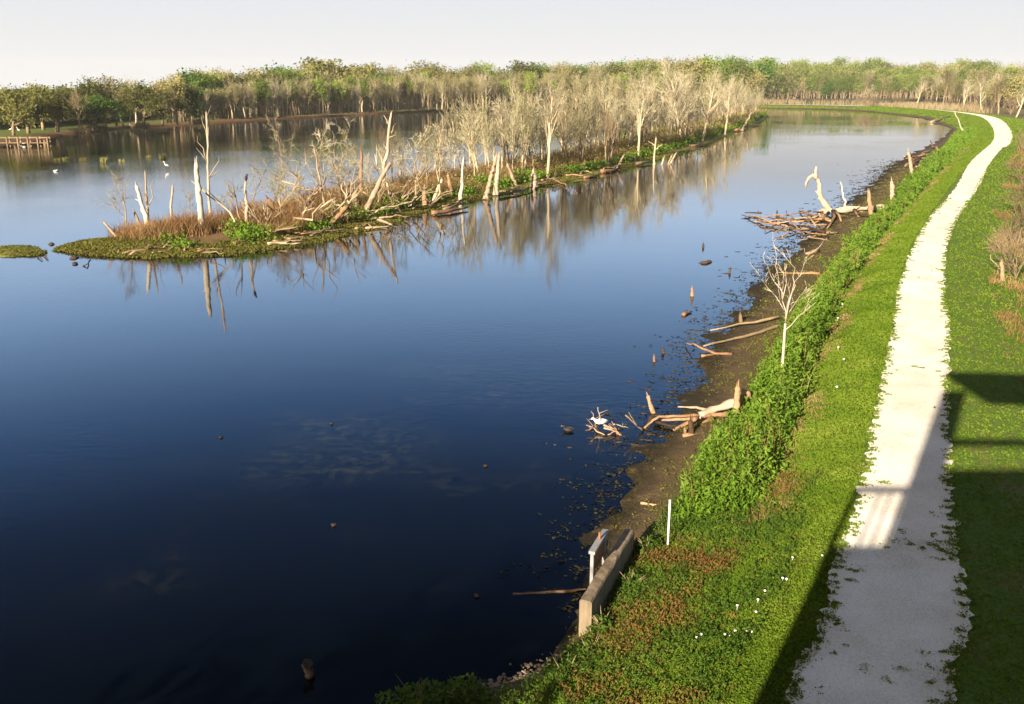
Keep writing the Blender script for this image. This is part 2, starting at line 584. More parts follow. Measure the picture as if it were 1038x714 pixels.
Vl = [np.array(p[:2]) for p in Vl]
Gl = [np.array(p[:2]) for p in Gl]


def offsets(poly, dflt):
    o = np.array([ray_hit(C0[i], NL[i], poly) or np.nan for i in range(len(C0))])
    o[o > 30] = np.nan
    ok = ~np.isnan(o)
    o = np.interp(np.arange(len(o)), np.where(ok)[0], o[ok])
    for _ in range(2):
        o[1:-1] = (o[:-2] + o[1:-1] * 2 + o[2:]) / 4
    return o


oW, oV, oG = offsets(Wl, 9), offsets(Vl, 6.5), offsets(Gl, 4)
oG = np.maximum(oG, 2.2)
oV = np.maximum(oV, oG + .6)
oW = np.maximum(oW, oV + .5)


def path_half(i):
    d = np.linalg.norm(C0[i])
    return 1.05 if d < 110 else 1.05 + (d - 110) * .006


PH = np.array([path_half(i) for i in range(len(C0))])
PH = np.minimum(PH, 1.9)
# columns across: (signed offset to the left, height, band)
cols = []
n = len(C0)
one = np.ones(n)


def lerp(a, b, t): return a + (b - a) * t


cols.append((oW + 5, -.7 * one, -1 * one))
for e_, zz_, bb_ in ((2.4, -.26, 0), (1.6, -.13, .3), (1.0, -.075, .5), (.5, -.035, .75)):
    cols.append((oW + e_, zz_ * one, bb_ * one))
for t in (0, .12, .25, .37, .5, .62, .75, .87):
    cols.append((lerp(oW, oV, t), lerp(0, .30, t ** 1.25) * one, (1 + t) * one))
for t in (0, .25, .5, .75):
    cols.append((lerp(oV, oG, t), lerp(.30, .72, t) * one, (2 + t) * one))
for t in (0, .2, .4, .6, .8):
    cols.append((lerp(oG, PH, t), lerp(.72, 1.2, math.sin(t * math.pi / 2)) * one, (3 + t) * one))
cols.append((PH * .9, 1.2 * one, 4 * one))
cols.append((0 * one, 1.2 * one, 4.5 * one))
cols.append((-PH * .9, 1.2 * one, 5 * one))
for d, z, b in ((1.8, 1.18, 5.4), (2.6, 1.05, 5.8), (3.6, .8, 6.2), (4.8, .55, 6.7), (6.5, .36, 7.2), (9, .3, 7.8), (14, .3, 8.3), (25, .3, 9), (60, .35, 9.5), (160, .5, 10), (700, 1.0, 10)):
    cols.append((-(PH + d - 1.0), z * one, b * one))
nc = len(cols)
V = np.zeros((n, nc, 3))
B = np.zeros((n, nc))
for j, (o, z, b) in enumerate(cols):
    V[:, j, :2] = C0 + NL * o[:, None]
    bj = b[0]
    amp = .05 if .2 <= bj <= 2.8 else (.03 if bj < 3.7 or 5.3 < bj < 7 else (0 if bj < 5.5 else .10))
    V[:, j, 2] = z + amp * hnoise(V[:, j, 0], V[:, j, 1], 1.1)
    if .2 <= bj < 2:
        V[:, j, 2] += .035 * hnoise(V[:, j, 0], V[:, j, 1], 3.1, 4) + .02 * hnoise(V[:, j, 0], V[:, j, 1], 8., 9)
    B[:, j] = b
dryv = np.zeros((n, nc))
for j in [k for k in range(nc) if 1 <= B[0, k] < 4]:
    yy = V[:, j, 1]
    dryv[:, j] = np.clip((18.6 - yy) / 1.5, 0, 1) * np.clip((4.4 - B[:, j]) / 1.0, 0, 1) * np.clip((B[:, j] - 1.4) / .6, 0, 1)
gi = np.arange(n * nc).reshape(n, nc)
idx = np.stack([gi[:-1, :-1], gi[:-1, 1:], gi[1:, 1:], gi[1:, :-1]], axis=-1).reshape(-1)
bank = np_mesh('bank_ground', V.reshape(-1, 3), 4, idx[::1], M['bank'], smooth=True, attr={'band': B.ravel(), 'dry': dryv.ravel()})
tag(bank, 'grassy levee bank sloping from the gravel path to the muddy lake edge', 'ground', kind='structure')
BV, BB = V, B


def bank_sample(num, b0, b1, y0, y1, dens=None, x_max=None):
    """random points on the bank whose band lies in b0..b1 and whose forward distance lies in y0..y1"""
    js = [j for j in range(nc - 1) if B[0, j + 1] > b0 + 1e-6 and B[0, j] < b1 - 1e-6]
    cells = [(i, j) for i in range(n - 1) for j in js if y0 <= V[i, j, 1] <= y1]
    ar = []
    for i, j in cells:
        a = np.linalg.norm(np.cross(V[i + 1, j] - V[i, j], V[i, j + 1] - V[i, j]))
        w = dens(V[i, j]) if dens else 1.
        ar.append(a * w)
    ar = np.array(ar)
    pick = rng.choice(len(cells), num, p=ar / ar.sum())
    ci = np.array(cells)[pick]
    u, v = rng.random(num)[:, None], rng.random(num)[:, None]
    i, j = ci[:, 0], ci[:, 1]
    p = (V[i, j] * (1 - u) + V[i + 1, j] * u) * (1 - v) + (V[i, j + 1] * (1 - u) + V[i + 1, j + 1] * u) * v
    bb = B[i, j] * (1 - v[:, 0]) + B[i, j + 1] * v[:, 0]
    return p, bb


# gravel path: a sheet with ragged edges, just above the levee top
PL_, PR_ = [], []
el = smooth_poly([((-61.2), -119.4), (-31.1, -59.4), (-13.6, -24.4), (-4.6, -5.4), (.3, 4.5)] + [(p.x, p.y) for p in EL], lambda p: .22 if 8 < p[1] < 60 else .8)
er = smooth_poly([((-58.8), -120.6), (-28.9, -60.6), (-11.4, -25.6), (-2.4, -6.6), (2.6, 3.4)] + [(p.x, p.y) for p in ER], lambda p: .22 if 8 < p[1] < 60 else .8)
k_far = [i for i in range(n) if C0[i, 1] > 128]
nl = 3000


def resample(poly, m, y1):
    seg = np.linalg.norm(np.diff(poly, axis=0), axis=1)
    mid = np.linalg.norm((poly[1:] + poly[:-1]) / 2, axis=1)
    d = np.concatenate([[0], np.cumsum(seg / np.clip(mid, 9, 400))])
    return np.stack([np.interp(np.linspace(0, d[-1], m), d, poly[:, 0]), np.interp(np.linspace(0, d[-1], m), d, poly[:, 1])], axis=1)


far_l = np.array([C0[i] + NL[i] * PH[i] for i in k_far if C0[i, 1] > 131])
far_r = np.array([C0[i] - NL[i] * PH[i] for i in k_far if C0[i, 1] > 131])
pl = resample(np.concatenate([el, far_l]), nl, 0)
pr = resample(np.concatenate([er, far_r]), nl, 0)
cdir = pr - pl
cdir /= np.linalg.norm(cdir, axis=1)[:, None]
sm_ = np.array([.1, .2, .4, .2, .1])
jl = np.clip(np.convolve(rng.normal(0, .06, nl), sm_, 'same') + .04 * hnoise(pl[:, 0] * 3, pl[:, 1] * 3, 1.3) + .025 * hnoise(pl[:, 0] * 11, pl[:, 1] * 11, 1., 2), -.25, .25)
jr = np.clip(np.convolve(rng.normal(0, .06, nl), sm_, 'same') + .04 * hnoise(pr[:, 0] * 3, pr[:, 1] * 3, 1.3, 4) + .025 * hnoise(pr[:, 0] * 11, pr[:, 1] * 11, 1., 5), -.25, .25)
pv = np.zeros((nl, 4, 3))
a_ = pl + cdir * jl[:, None]
b_ = pr - cdir * jr[:, None]
for k, t in enumerate((0, .33, .67, 1)):
    pv[:, k, :2] = a_ * (1 - t) + b_ * t
    pv[:, k, 2] = 1.222 + (.015 if k in (1, 2) else 0) + .004 * hnoise(pv[:, k, 0], pv[:, k, 1], 2.)
gi = np.arange(nl * 4).reshape(nl, 4)
idx = np.stack([gi[:-1, :-1], gi[:-1, 1:], gi[1:, 1:], gi[1:, :-1]], axis=-1).reshape(-1)
pth = np_mesh('path', pv.reshape(-1, 3), 4, idx, M['path'], smooth=True)
tag(pth, 'pale crushed limestone path running along the top of the levee', 'path', kind='structure')

# ------------------------------------------------------------------ far shore, joined to the end of the levee
fs = [(C0[-1] + NL[-1] * oW[-1])] + [np.array(P(*c)[:2]) for c in [(740, 109.4), (700, 109), (630, 109.2), (560, 110), (480, 112), (400, 115), (340, 118), (260, 122), (180, 127), (130, 130.5), (100, 133), (60, 139), (9, 146)]] + [np.array((-88, 110)), np.array((-120, 60)), np.array((-190, -20)), np.array((-300, -150))]
FS = smooth_poly(fs, lambda p: 4.0)
FN, _ = normals_left(FS)
FN = -FN                       # land lies outside the lake
fn = len(FS)
fc = [(-6, -.7, -1), (-1.5, -.15, .4), (0, 0, 1), (1.2, .28, 1.6), (2.4, .45, 2.0), (5, .7, 2.6), (10, .85, 3.4), (20, .95, 4.5), (45, 1.0, 6), (120, 1.1, 8), (700, 1.4, 10)]
FVv = np.zeros((fn, len(fc), 3))
FBv = np.zeros((fn, len(fc)))
for j, (o, z, b) in enumerate(fc):
    oo = o + (.8 * hnoise(FS[:, 0], FS[:, 1], .25, 3) if 0 <= o < 6 else 0)
    FVv[:, j, :2] = FS + FN * (oo if np.ndim(oo) == 0 else oo[:, None])
    FVv[:, j, 2] = z + (.08 * hnoise(FVv[:, j, 0], FVv[:, j, 1], .4) if o > 1 else 0)
    FBv[:, j] = b
gi = np.arange(fn * len(fc)).reshape(fn, -1)
idx = np.stack([gi[:-1, :-1], gi[1:, :-1], gi[1:, 1:], gi[:-1, 1:]], axis=-1).reshape(-1)
far = np_mesh('far_shore_ground', FVv.reshape(-1, 3), 4, idx, M['far'], smooth=True, attr={'band': FBv.ravel(), 'dry': np.zeros(FBv.size)})
tag(far, 'low brown and green shore along the far side of the lake', 'ground', kind='structure')

# ground to the horizon and the water over it
me_v = [(-1600, -1600, -1), (1600, -1600, -1), (1600, 1600, -1), (-1600, 1600, -1)]
g = np_mesh('ground', me_v, 4, [0, 1, 2, 3], M['far'], attr={'band': [9] * 4, 'dry': [0] * 4})
tag(g, 'flat ground under the lake reaching to the horizon', 'ground', kind='structure')
wv = [(-900, -700, 0), (170, -700, 0), (170, 430, 0), (-900, 430, 0)]
w = np_mesh('lake_water', wv, 4, [0, 1, 2, 3], M['water'])
tag(w, 'calm blue lake water reflecting the sky and the dead trees', 'water', kind='structure')

# ------------------------------------------------------------------ the island
IN_ = [(-26.6, 54.9), (-24.6, 53.6), (-22.2, 52.6), (-19.7, 52.2), (-17.3, 52.8), (-15.0, 53.9), (-11.6, 57.9), (-9.0, 65), (-6.0, 73), (0, 85.2), (6.5, 97), (13.9, 110.9), (22, 131), (32.6, 157.4), (52, 210), (75.9, 284.6)]
IB_ = [(-26.9, 55.4), (-26.6, 56.8), (-25.6, 58.2), (-24.4, 59.6), (-23.2, 61), (-22, 63), (-20, 67), (-17.5, 73), (-15, 79.5), (-9.5, 91), (-3.5, 103), (4.2, 117.5), (12, 137), (23, 164), (43, 216), (71, 289)]
m_ = 220


def by_vertex(poly, m):
    t = np.linspace(0, len(poly) - 1, m)
    c = smooth_poly(poly, lambda p: 1e9)
    a = np.array(poly, dtype=float)
    out = np.stack([np.interp(t, np.arange(len(a)), a[:, 0]), np.interp(t, np.arange(len(a)), a[:, 1])], axis=1)
    for _ in range(6): out[1:-1] = (out[:-2] + out[1:-1] * 2 + out[2:]) / 4
    return out


INp, IBp = by_vertex(IN_, m_), by_vertex(IB_, m_)
# ragged waterline
dd = IBp - INp
wd = np.linalg.norm(dd, axis=1)
dd = dd / (wd[:, None] + 1e-6)
jag = .35 * hnoise(INp[:, 0], INp[:, 1], 1.6) + .25 * hnoise(INp[:, 0], INp[:, 1], 4., 2)
INp = INp + dd * (jag * np.clip(wd / 4, 0, 1))[:, None]
ic = [(-.12, -.5, 0.), (0, 0, 1.), (.06, .10, 1.4), (.14, .15, 2.), (.24, .28, 2.8), (.38, .42, 4), (.55, .45, 5), (.72, .38, 5), (.88, .2, 4), (1., 0., 1.), (1.12, -.5, 0)]
IV = np.zeros((m_, len(ic), 3))
IBd = np.zeros((m_, len(ic)))
for j, (t, z, b) in enumerate(ic):
    IV[:, j, :2] = INp * (1 - t) + IBp * t
    fl = np.clip(wd / 5, .12, 1)
    IV[:, j, 2] = z * (fl if z > 0 else 1) + (.06 * hnoise(IV[:, j, 0], IV[:, j, 1], 1.7) * fl if z > .05 else 0)
    IBd[:, j] = b
gi = np.arange(m_ * len(ic)).reshape(m_, -1)
idx = np.stack([gi[:-1, :-1], gi[1:, :-1], gi[1:, 1:], gi[:-1, 1:]], axis=-1).reshape(-1)
isl = np_mesh('island_ground', IV.reshape(-1, 3), 4, idx, M['island'], smooth=True, attr={'band': IBd.ravel(), 'dry': np.zeros(IBd.size)})
tag(isl, 'long low muddy island with a mossy shoreline in the lake', 'ground', kind='structure')


def isl_pt(s, t):
    """s in 0..1 along the island, t in 0..1 from the near to the far waterline"""
    i = s * (m_ - 1)
    k = min(int(i), m_ - 2)
    f = i - k
    a = INp[k] * (1 - f) + INp[k + 1] * f
    b = IBp[k] * (1 - f) + IBp[k + 1] * f
    q = a * (1 - t) + b * t
    tt = [c[0] for c in ic]
    z = np.interp(t, tt, [c[1] for c in ic])
    return Vector((q[0], q[1], max(z * float(np.clip(wd[k] / 5, .12, 1)), 0) - .04))


def isl_scatter(num, s0, s1, t0, t1, power=1.0):
    s = s0 + (s1 - s0) * rng.random(num) ** power
    t = t0 + (t1 - t0) * rng.random(num)
    return np.array([isl_pt(a, b) for a, b in zip(s, t)]), s, t


# ------------------------------------------------------------------ stuff: grass, weeds, brush
def merge(parts):
    V_, I_, off = [], [], 0
    for v, i in parts:
        V_.append(v)
        I_.append(np.asarray(i).reshape(-1) + off)
        off += len(v)
    return np.concatenate(V_), np.concatenate(I_)


def dn(p):
    return 1. / max(8., p[1]) ** 1.5


# short turf and clover on the levee
M['turf'] = leaf_mat('turf_leaves', (.048, .095, .009), (.096, .155, .015), (.16, .21, .03), nscale=.7, fine=9, trans=.25, rnd=0)
def dn(p):
    return 1. / max(8., p[1]) ** 1.35


p1, b1 = bank_sample(230000, 3.05, 4.0, 9, 345, dn)
p2, b2 = bank_sample(110000, 5.0, 7.6, 9, 300, dn)
p3, b3 = bank_sample(44000, 2.1, 3.05, 9, 19.)
p4, b4 = bank_sample(9000, 1.9, 3.05, 130, 375)
pp = np.concatenate([p1, p2, p3, p4])
keep = rng.random(len(pp)) < np.clip(.80 + .5 * hnoise(pp[:, 0] * 2, pp[:, 1] * 2, 1.), .12, 1)
pp = pp[keep]
dist = np.linalg.norm(pp, axis=1)
hh = .023 + .0008 * dist
pp[:, 2] += hh * .35
v_, i_ = leaf_quads(pp, hh * 1.35, .55, .5)
o = np_mesh('turf_grass', v_, 4, i_, M['turf'])
tag(o, 'short green turf and clover covering the levee beside the path', 'grass', kind='stuff')

p, b = bank_sample(9000, 6.0, 8.2, 12, 160, lambda q: 1. / max(14., q[1]) ** 1.1)
keep = hnoise(p[:, 0] * .5, p[:, 1] * .5, 1., 6) + rng.normal(0, .3, len(p)) + (b - 6.6) * .5 > .1
p = p[keep]
q = np.repeat(p, 7, axis=0)
q = q + rng.normal(size=q.shape) * np.array([.12, .12, 0])
v_, i_ = blades(q, .22 + .002 * q[:, 1], .008 + .00045 * q[:, 1], .9)
o = np_mesh('dry_grass', v_, 4, i_, M['dry_brush'])
tag(o, 'thin dry brown grass on the slope right of the path', 'grass', kind='stuff')

p, b = bank_sample(3600, 2.85, 3.3, 17.5, 130, lambda q: 1. / max(14., q[1]) ** .8)
keep = hnoise(p[:, 0] * .8, p[:, 1] * .8, 1., 12) + rng.normal(0, .25, len(p)) - 1.5 * np.abs(b - 3.05) > -.22
p = p[keep]
q = np.repeat(p, 12, axis=0)
q = q + rng.normal(size=q.shape) * np.array([.09, .09, 0])
M['straw'] = leaf_mat('straw', (.14, .09, .04), (.23, .155, .075), (.31, .23, .12), nscale=.6, fine=5, trans=.1, rnd=0)
v_, i_ = blades(q, .05 + .0006 * q[:, 1], .010 + .0005 * q[:, 1], 2.6)
o = np_mesh('straw_strip', v_, 4, i_, M['straw'])
tag(o, 'strip of flattened straw between the tall weeds and the green turf', 'straw', kind='stuff')

p, b = bank_sample(1500, 7.2, 8.8, 24, 170, lambda q: 1. / max(20., q[1]) ** .8)
keep = hnoise(p[:, 0] * .45, p[:, 1] * .45, 1., 9) + rng.normal(0, .35, len(p)) > -.35
p = p[keep]
k = 34
q = np.repeat(p, k, axis=0)
q = q + rng.normal(size=q.shape) * np.array([.35, .35, 0])
v1, i1 = blades(q, .9 + .5 * np.repeat(rng.random(len(p)), k), .010 + .00035 * q[:, 1], 1.0)
q2 = np.repeat(p, 16, axis=0)
q2 = q2 + rng.normal(size=q2.shape) * np.array([.4, .4, 0])
q2[:, 2] += rng.random(len(q2)) * .8
v2, i2 = leaf_quads(q2, .07 + .001 * q2[:, 1], .45, .4)
o = np_mesh('dry_scrub', v1, 4, i1, M['dry_brush'])
tag(o, 'waist high brown scrub right of the path below the bend', 'scrub', kind='stuff')
o = np_mesh('green_scrub', v2, 4, i2, M['bank_bush'])
tag(o, 'green leaves growing through the brown scrub right of the path', 'scrub', kind='stuff')

# tufts creeping over the path edges
parts = []
cen = []
for k in range(3600):
    i = int(rng.integers(0, nl - 1))
    y = pl[i, 1]
    if not (10 < y < 70): continue
    side = rng.random() < .5
    e = (a_[i] if side else b_[i])
    off = (abs(rng.normal(0, .07)) if rng.random() < .9 else abs(rng.normal(0, .25))) * (1 if side else -1)
    cen.append((e[0] + cdir[i, 0] * off, e[1] + cdir[i, 1] * off))
for px, py in [(873, 680), (900, 690), (912, 680), (945, 692), (962, 676), (895, 555), (915, 540), (925, 552), (935, 556), (945, 553), (950, 568), (910, 550), (945, 543), (960, 535), (893, 490), (927, 372), (935, 374), (868, 578), (862, 590), (873, 470), (975, 590), (958, 560), (850, 632)]:
    q = P(px, py, 1.22)
    for _ in range(3): cen.append((q.x + rng.normal(0, .05), q.y + rng.normal(0, .04)))
cc = []
for x, y in cen:
    k = int(rng.integers(8, 26))
    s = rng.uniform(.02, .07)
    q = np.stack([x + rng.normal(0, s, k), y + rng.normal(0, s * .8, k), np.full(k, 1.235)], axis=1)
    cc.append(q)
cc = np.concatenate(cc)
v_, i_ = leaf_quads(cc, .028 + .0010 * np.linalg.norm(cc, axis=1), .5, .4)
o = np_mesh('path_weeds', v_, 4, i_, M['turf'])
tag(o, 'small grass tufts spreading over the edges of the gravel path', 'grass', kind='stuff')

# tall leafy weeds between mud and turf
parts = []
p, b = bank_sample(7600, 2.06, 3.0, 18.4, 190, lambda q: 1. / max(16., q[1]) ** .9)
lump = np.clip(.5 + .6 * hnoise(p[:, 0] * 1.7, p[:, 1] * 1.7, 1.) + rng.normal(0, .2, len(p)), -.35, 1.3)
hgt = (.45 + .55 * lump) * np.clip((p[:, 1] - 17.8) / 1.5, .35, 1) * np.interp(p[:, 1], [25, 40, 80], [1, .75, .6])
hgt *= np.clip((b - 1.95) / .25, .45, 1) * np.clip((3.05 - b) / .3, .4, 1)
kk = 24
C_ = np.repeat(p, kk, axis=0)
hh = np.repeat(hgt, kk)
f = rng.random(len(C_)) ** .7
dist = np.linalg.norm(C_, axis=1)
sp = .10 + .05 * f
C_ = C_ + rng.normal(size=C_.shape) * sp[:, None] * np.array([1, 1, .3])
C_[:, 2] = np.repeat(p[:, 2], kk) + f * hh
v_, i_ = leaf_quads(C_, .060 + .0022 * dist, .38, .45)
p5, b5 = bank_sample(420, 2.1, 2.9, 18.6, 120, lambda q: 1. / max(16., q[1]))
k5 = 34
t5 = rng.random((len(p5), k5))
h5 = rng.uniform(.7, 1.25, len(p5))
ln = rng.normal(0, .22, (len(p5), 1, 2))
C5 = np.repeat(p5[:, None, :], k5, axis=1)
C5[:, :, :2] += ln * t5[:, :, None] + rng.normal(0, .05, (len(p5), k5, 2)) * (1.3 - t5)[:, :, None]
C5[:, :, 2] += t5 * h5[:, None]
C5 = C5.reshape(-1, 3)
v5, i5 = leaf_quads(C5, .085 + .0022 * C5[:, 1], .3, .2)
M['weed_tall'] = leaf_mat('tall_weed_leaves', (.05, .10, .015), (.10, .18, .022), (.185, .26, .05), nscale=1.5, fine=7, rnd=0)
o = np_mesh('weed_stalks', v5, 4, i5, M['weed_tall'])
tag(o, 'taller duller green weed stalks rising out of the leafy strip on the bank', 'weeds', kind='stuff')
p6, b6 = bank_sample(110, 2.05, 3.0, 18.6, 70, lambda q: 1. / max(16., q[1]))
q6 = np.repeat(p6, 3, axis=0) + rng.normal(size=(330, 3)) * np.array([.08, .08, 0])
v6, i6 = blades(q6, 1.05, .008 + .0004 * q6[:, 1], .5)
o = np_mesh('dead_stalks', v6, 4, i6, M['dry_brush'])
tag(o, 'dry brown dead stalks standing among the tall green weeds', 'weeds', kind='stuff')
o = np_mesh('tall_weeds', v_, 4, i_, M['weed'])
tag(o, 'dense strip of tall bright green leafy weeds along the muddy bank', 'weeds', kind='stuff')

# reddish and green low weeds by the concrete wall, lower left of the path
p, b = bank_sample(9000, 1.75, 3.5, 9, 19.5)
keep = rng.random(len(p)) < np.clip(1.3 - .55 * np.abs(b - 2.3), .15, 1) * .5 + .4 * hnoise(p[:, 0] * 2.2, p[:, 1] * 2.2, 1.2)
p = p[keep]
red = hnoise(p[:, 0], p[:, 1], 1.5, 5) + rng.normal(0, .22, len(p)) - .35 * np.abs(np.interp(p[:, 1], [12, 19], [2.2, 2.9]) - (BBs := b[keep])) > .05
for sel, mt, nm, lb, k, h in ((red, 'red_weed', 'reddish_weeds', 'low reddish brown weeds on the bank beside the concrete wall', 8, .10), (~red, 'bank_bush', 'low_weeds', 'low dark green weeds mixed in on the bank by the concrete wall', 10, .13)):
    q = np.repeat(p[sel], k, axis=0)
    q = q + rng.normal(size=q.shape) * .07
    q[:, 2] = np.repeat(p[sel][:, 2], k) + rng.random(len(q)) * h
    v_, i_ = leaf_quads(q, .048, .45, .5)
    o = np_mesh(nm, v_, 4, i_, M[mt])
    tag(o, lb, 'weeds', kind='stuff')

# sparse green growth on the mud
p, b = bank_sample(5200, 1.2, 2.0, 14, 110, lambda q: 1. / max(12., q[1]))
keep = hnoise(p[:, 0] * 1.3, p[:, 1] * 1.3, 1., 8) + .9 * (b - 1.55) + rng.normal(0, .45, len(p)) > .12
p = p[keep]
q = np.repeat(p, 5, axis=0)
q = q + rng.normal(size=q.shape) * np.array([.09, .09, .01])
q[:, 2] += .02
v_, i_ = leaf_quads(q, .03 + .0010 * q[:, 1], .5, .4)
o = np_mesh('mud_weeds', v_, 4, i_, M['moss'])
tag(o, 'thin patches of green growth on the brown mud of the near shore', 'weeds', kind='stuff')

# clods and rotting weed breaking the surface along the near waterline
m = MB()
for k in range(1500):
    i = int(rng.integers(0, n))
    if not (20 < C0[i, 1] < 120): continue
    off = abs(rng.normal(0, .7)) - .1
    q = C0[i] + NL[i] * (oW[i] + off * (1 + C0[i, 1] / 60))
    s = rng.uniform(.015, .06) * (1 + C0[i, 1] / 50)
    m.blob((q[0], q[1], .0), (s * rng.uniform(.7, 2.), s * rng.uniform(.4, 1.), .025), 7, 4, .3)
M['mud'] = plain_mat('wet_mud', (.022, .017, .010), (.055, .040, .022), 5., .6)
o = m.build('mud_clods', M['mud'])
tag(o, 'scattered clods of mud and rotting weed breaking the water by the near shore', 'mud', kind='stuff')

p, b = bank_sample(5500, .0, 1.25, 15, 120, lambda q: 1. / max(16., q[1]) ** .9)
keep = (rng.random(len(p)) < np.clip((b / 1.05), 0, 1) ** 2.2) & (hnoise(p[:, 0] * 2.2, p[:, 1] * 2.2, 1., 4) > -.45)
p = p[keep]
q = np.repeat(p, 4, axis=0)
q = q + rng.normal(size=q.shape) * np.array([.10, .08, 0]) * (.6 + q[:, 1:2] / 60)
q[:, 2] = np.maximum(q[:, 2], 0) + .010 + .006 * rng.random(len(q))
v_, i_ = quad_cards(q, .045 + .0014 * q[:, 1], 9.)
M['algae'] = leaf_mat('drifted_algae', (.020, .017, .008), (.040, .034, .013), (.065, .06, .02), nscale=.9, fine=5, trans=.05, rnd=0)
o = np_mesh('drifted_algae', v_, 4, i_, M['algae'])
tag(o, 'dark flecks of drifted algae and rotten weed along the near waterline', 'algae', kind='stuff')

# island: moss at the edge, bright herbs, dry brush
p, s, t = isl_scatter(9000, 0, .8, .0, .26, 1.5)
q = np.repeat(p, 5, axis=0)
q = q + rng.normal(size=q.shape) * np.array([.16, .16, .02])
q[:, 2] += .06
v_, i_ = leaf_quads(q, .11 + .0008 * q[:, 1], .5, .4)
o = np_mesh('shore_moss', v_, 4, i_, M['moss'])
tag(o, 'yellowish green mossy growth along the island waterline', 'moss', kind='stuff')
p, s, t = isl_scatter(2600, 0, .26, .1, .98)
q = np.repeat(p, 5, axis=0)
q = q + rng.normal(size=q.shape) * np.array([.16, .16, .02])
q[:, 2] += .06
v_, i_ = leaf_quads(q, .13, .5, .4)
o = np_mesh('tip_moss', v_, 4, i_, M['moss'])
tag(o, 'low mossy growth over the left tip of the island', 'moss', kind='stuff')
p, s, t = isl_scatter(5200, .05, 1., .17, .42, .8)
keep = hnoise(p[:, 0] * .7, p[:, 1] * .7, 1., 3) + rng.normal(0, .3, len(p)) > np.where(s < .33, .95, np.where(s < .5, .35, -.1))
p = p[keep]; s = s[keep]
k = 16
q = np.repeat(p, k, axis=0)
hh = np.repeat(.35 + .5 * s + .5 * np.clip(hnoise(p[:, 0], p[:, 1], 1.4), 0, 1), k)
q = q + rng.normal(size=q.shape) * np.array([.25, .25, .02]) * (1 + np.repeat(s, k))[:, None]
q[:, 2] += rng.random(len(q)) * hh
v_, i_ = leaf_quads(q, .12 + .0012 * q[:, 1], .5, .5)
o = np_mesh('island_undergrowth', v_, 4, i_, M['weed'])
tag(o, 'bright green undergrowth at the foot of the island trees', 'undergrowth', kind='stuff')
p, s, t = isl_scatter(8500, .17, 1., .24, .98, 1.15)
ok_ = (s > .36) | (t > .52)
p = p[ok_]; s = s[ok_]
keep = hnoise(p[:, 0] * .6, p[:, 1] * .6, 1., 6) + rng.normal(0, .4, len(p)) > -.35
p = p[keep]; s = s[keep]
k = 14
q = np.repeat(p, k, axis=0)
q = q + rng.normal(size=q.shape) * np.array([.35, .35, .0])
hh = np.repeat(.75 + .6 * s + .6 * np.clip(hnoise(p[:, 0], p[:, 1], .9, 2), -1, 1), k)
hh = hh * np.where(np.repeat(s, k) < .36, rng.uniform(.35, 1.05, len(hh)), rng.uniform(.6, 1.1, len(hh)))
v_, i_ = blades(q, np.clip(hh, .25, 3), .018 + .00022 * q[:, 1], 1.0)
o = np_mesh('dry_brush', v_, 4, i_, M['dry_brush'])
tag(o, 'tangle of dry reddish brown brush covering the middle of the island', 'brush', kind='stuff')
# dull olive scrub deeper in the island
p, s, t = isl_scatter(3000, .42, 1., .25, .95, .6)
k = 11
q = np.repeat(p, k, axis=0)
q = q + rng.normal(size=q.shape) * np.array([.5, .5, 0])
q[:, 2] += rng.random(len(q)) * np.repeat(.5 + 1.3 * s, k)
v_, i_ = quad_cards(q, .08 + .0009 * q[:, 1])
o = np_mesh('island_scrub', v_, 4, i_, M['leaf_tan'])
tag(o, 'dull olive and tan scrub filling in between the island trees', 'scrub', kind='stuff')

# islet at the left edge and floating mats in the far left bay
mi = MB()
for (px, py, sx, sy) in [(5, 254, 2.0, 1.6), (20, 257, 1.5, 1.1), (33, 258, .7, .5)]:
    c = P(px, py)
    mi.blob((c.x, c.y, -.02), (sx, sy, .16), 18, 6, .12)
o = mi.build('mossy_islet', M['island'])
a = o.data.attributes.new('band', 'FLOAT', 'POINT')
a.data.foreach_set('value', np.full(len(o.data.vertices), 2.0, dtype=np.float32))
tag(o, 'small flat mossy islet at the left edge of the lake', 'ground', kind='structure')
q = []
for (px, py, sx, sy) in [(5, 254, 2.0, 1.6), (20, 257, 1.5, 1.1), (33, 258, .7, .5)]:
    c = P(px, py)
    a = rng.uniform(0, 6.28, 500); r_ = np.sqrt(rng.random(500))
    q.append(np.stack([c.x + np.cos(a) * r_ * sx, c.y + np.sin(a) * r_ * sy, .14 - .1 * r_ * r_], axis=1))
q = np.concatenate(q)
v_, i_ = leaf_quads(q, .14, .5, .5)
o = np_mesh('islet_moss', v_, 4, i_, M['moss'])
tag(o, 'mossy growth covering the small islet at the left edge', 'moss', kind='stuff')
for idx_, (px, py, nn, lb) in enumerate([(84, 163, 60, 'leftmost green water plant tuft in the far bay'), (105, 165, 120, 'dark broad green tuft beside the thin upright tuft in the far bay'), (124, 164, 60, 'green tuft right of the broad dark tuft in the far bay'),
                                        (58, 163, 40, 'low faint green tuft nearest the pier in the far bay'), (66, 162, 40, 'small green tuft left of the broad dark tuft, near the pier'), (151, 160, 36, 'faint low green tuft between two taller tufts in the far bay'), (165, 161, 90, 'rightmost tall bright green tuft in the far bay')]):
    c = P(px, py)
    q = np.stack([np.clip(rng.normal(0, .2, nn), -.35, .35), np.clip(rng.normal(0, .15, nn), -.25, .25), np.zeros(nn)], axis=1)
    v_, i_ = blades(q, .6 if nn > 80 else .35, .07, .9)
    o = np_mesh('water_plant', v_, 4, i_, M['leaf_olive'])
    o.location = (c.x, c.y, -.02)
    tag(o, lb, 'water plant', 'green tufts growing out of the far bay')

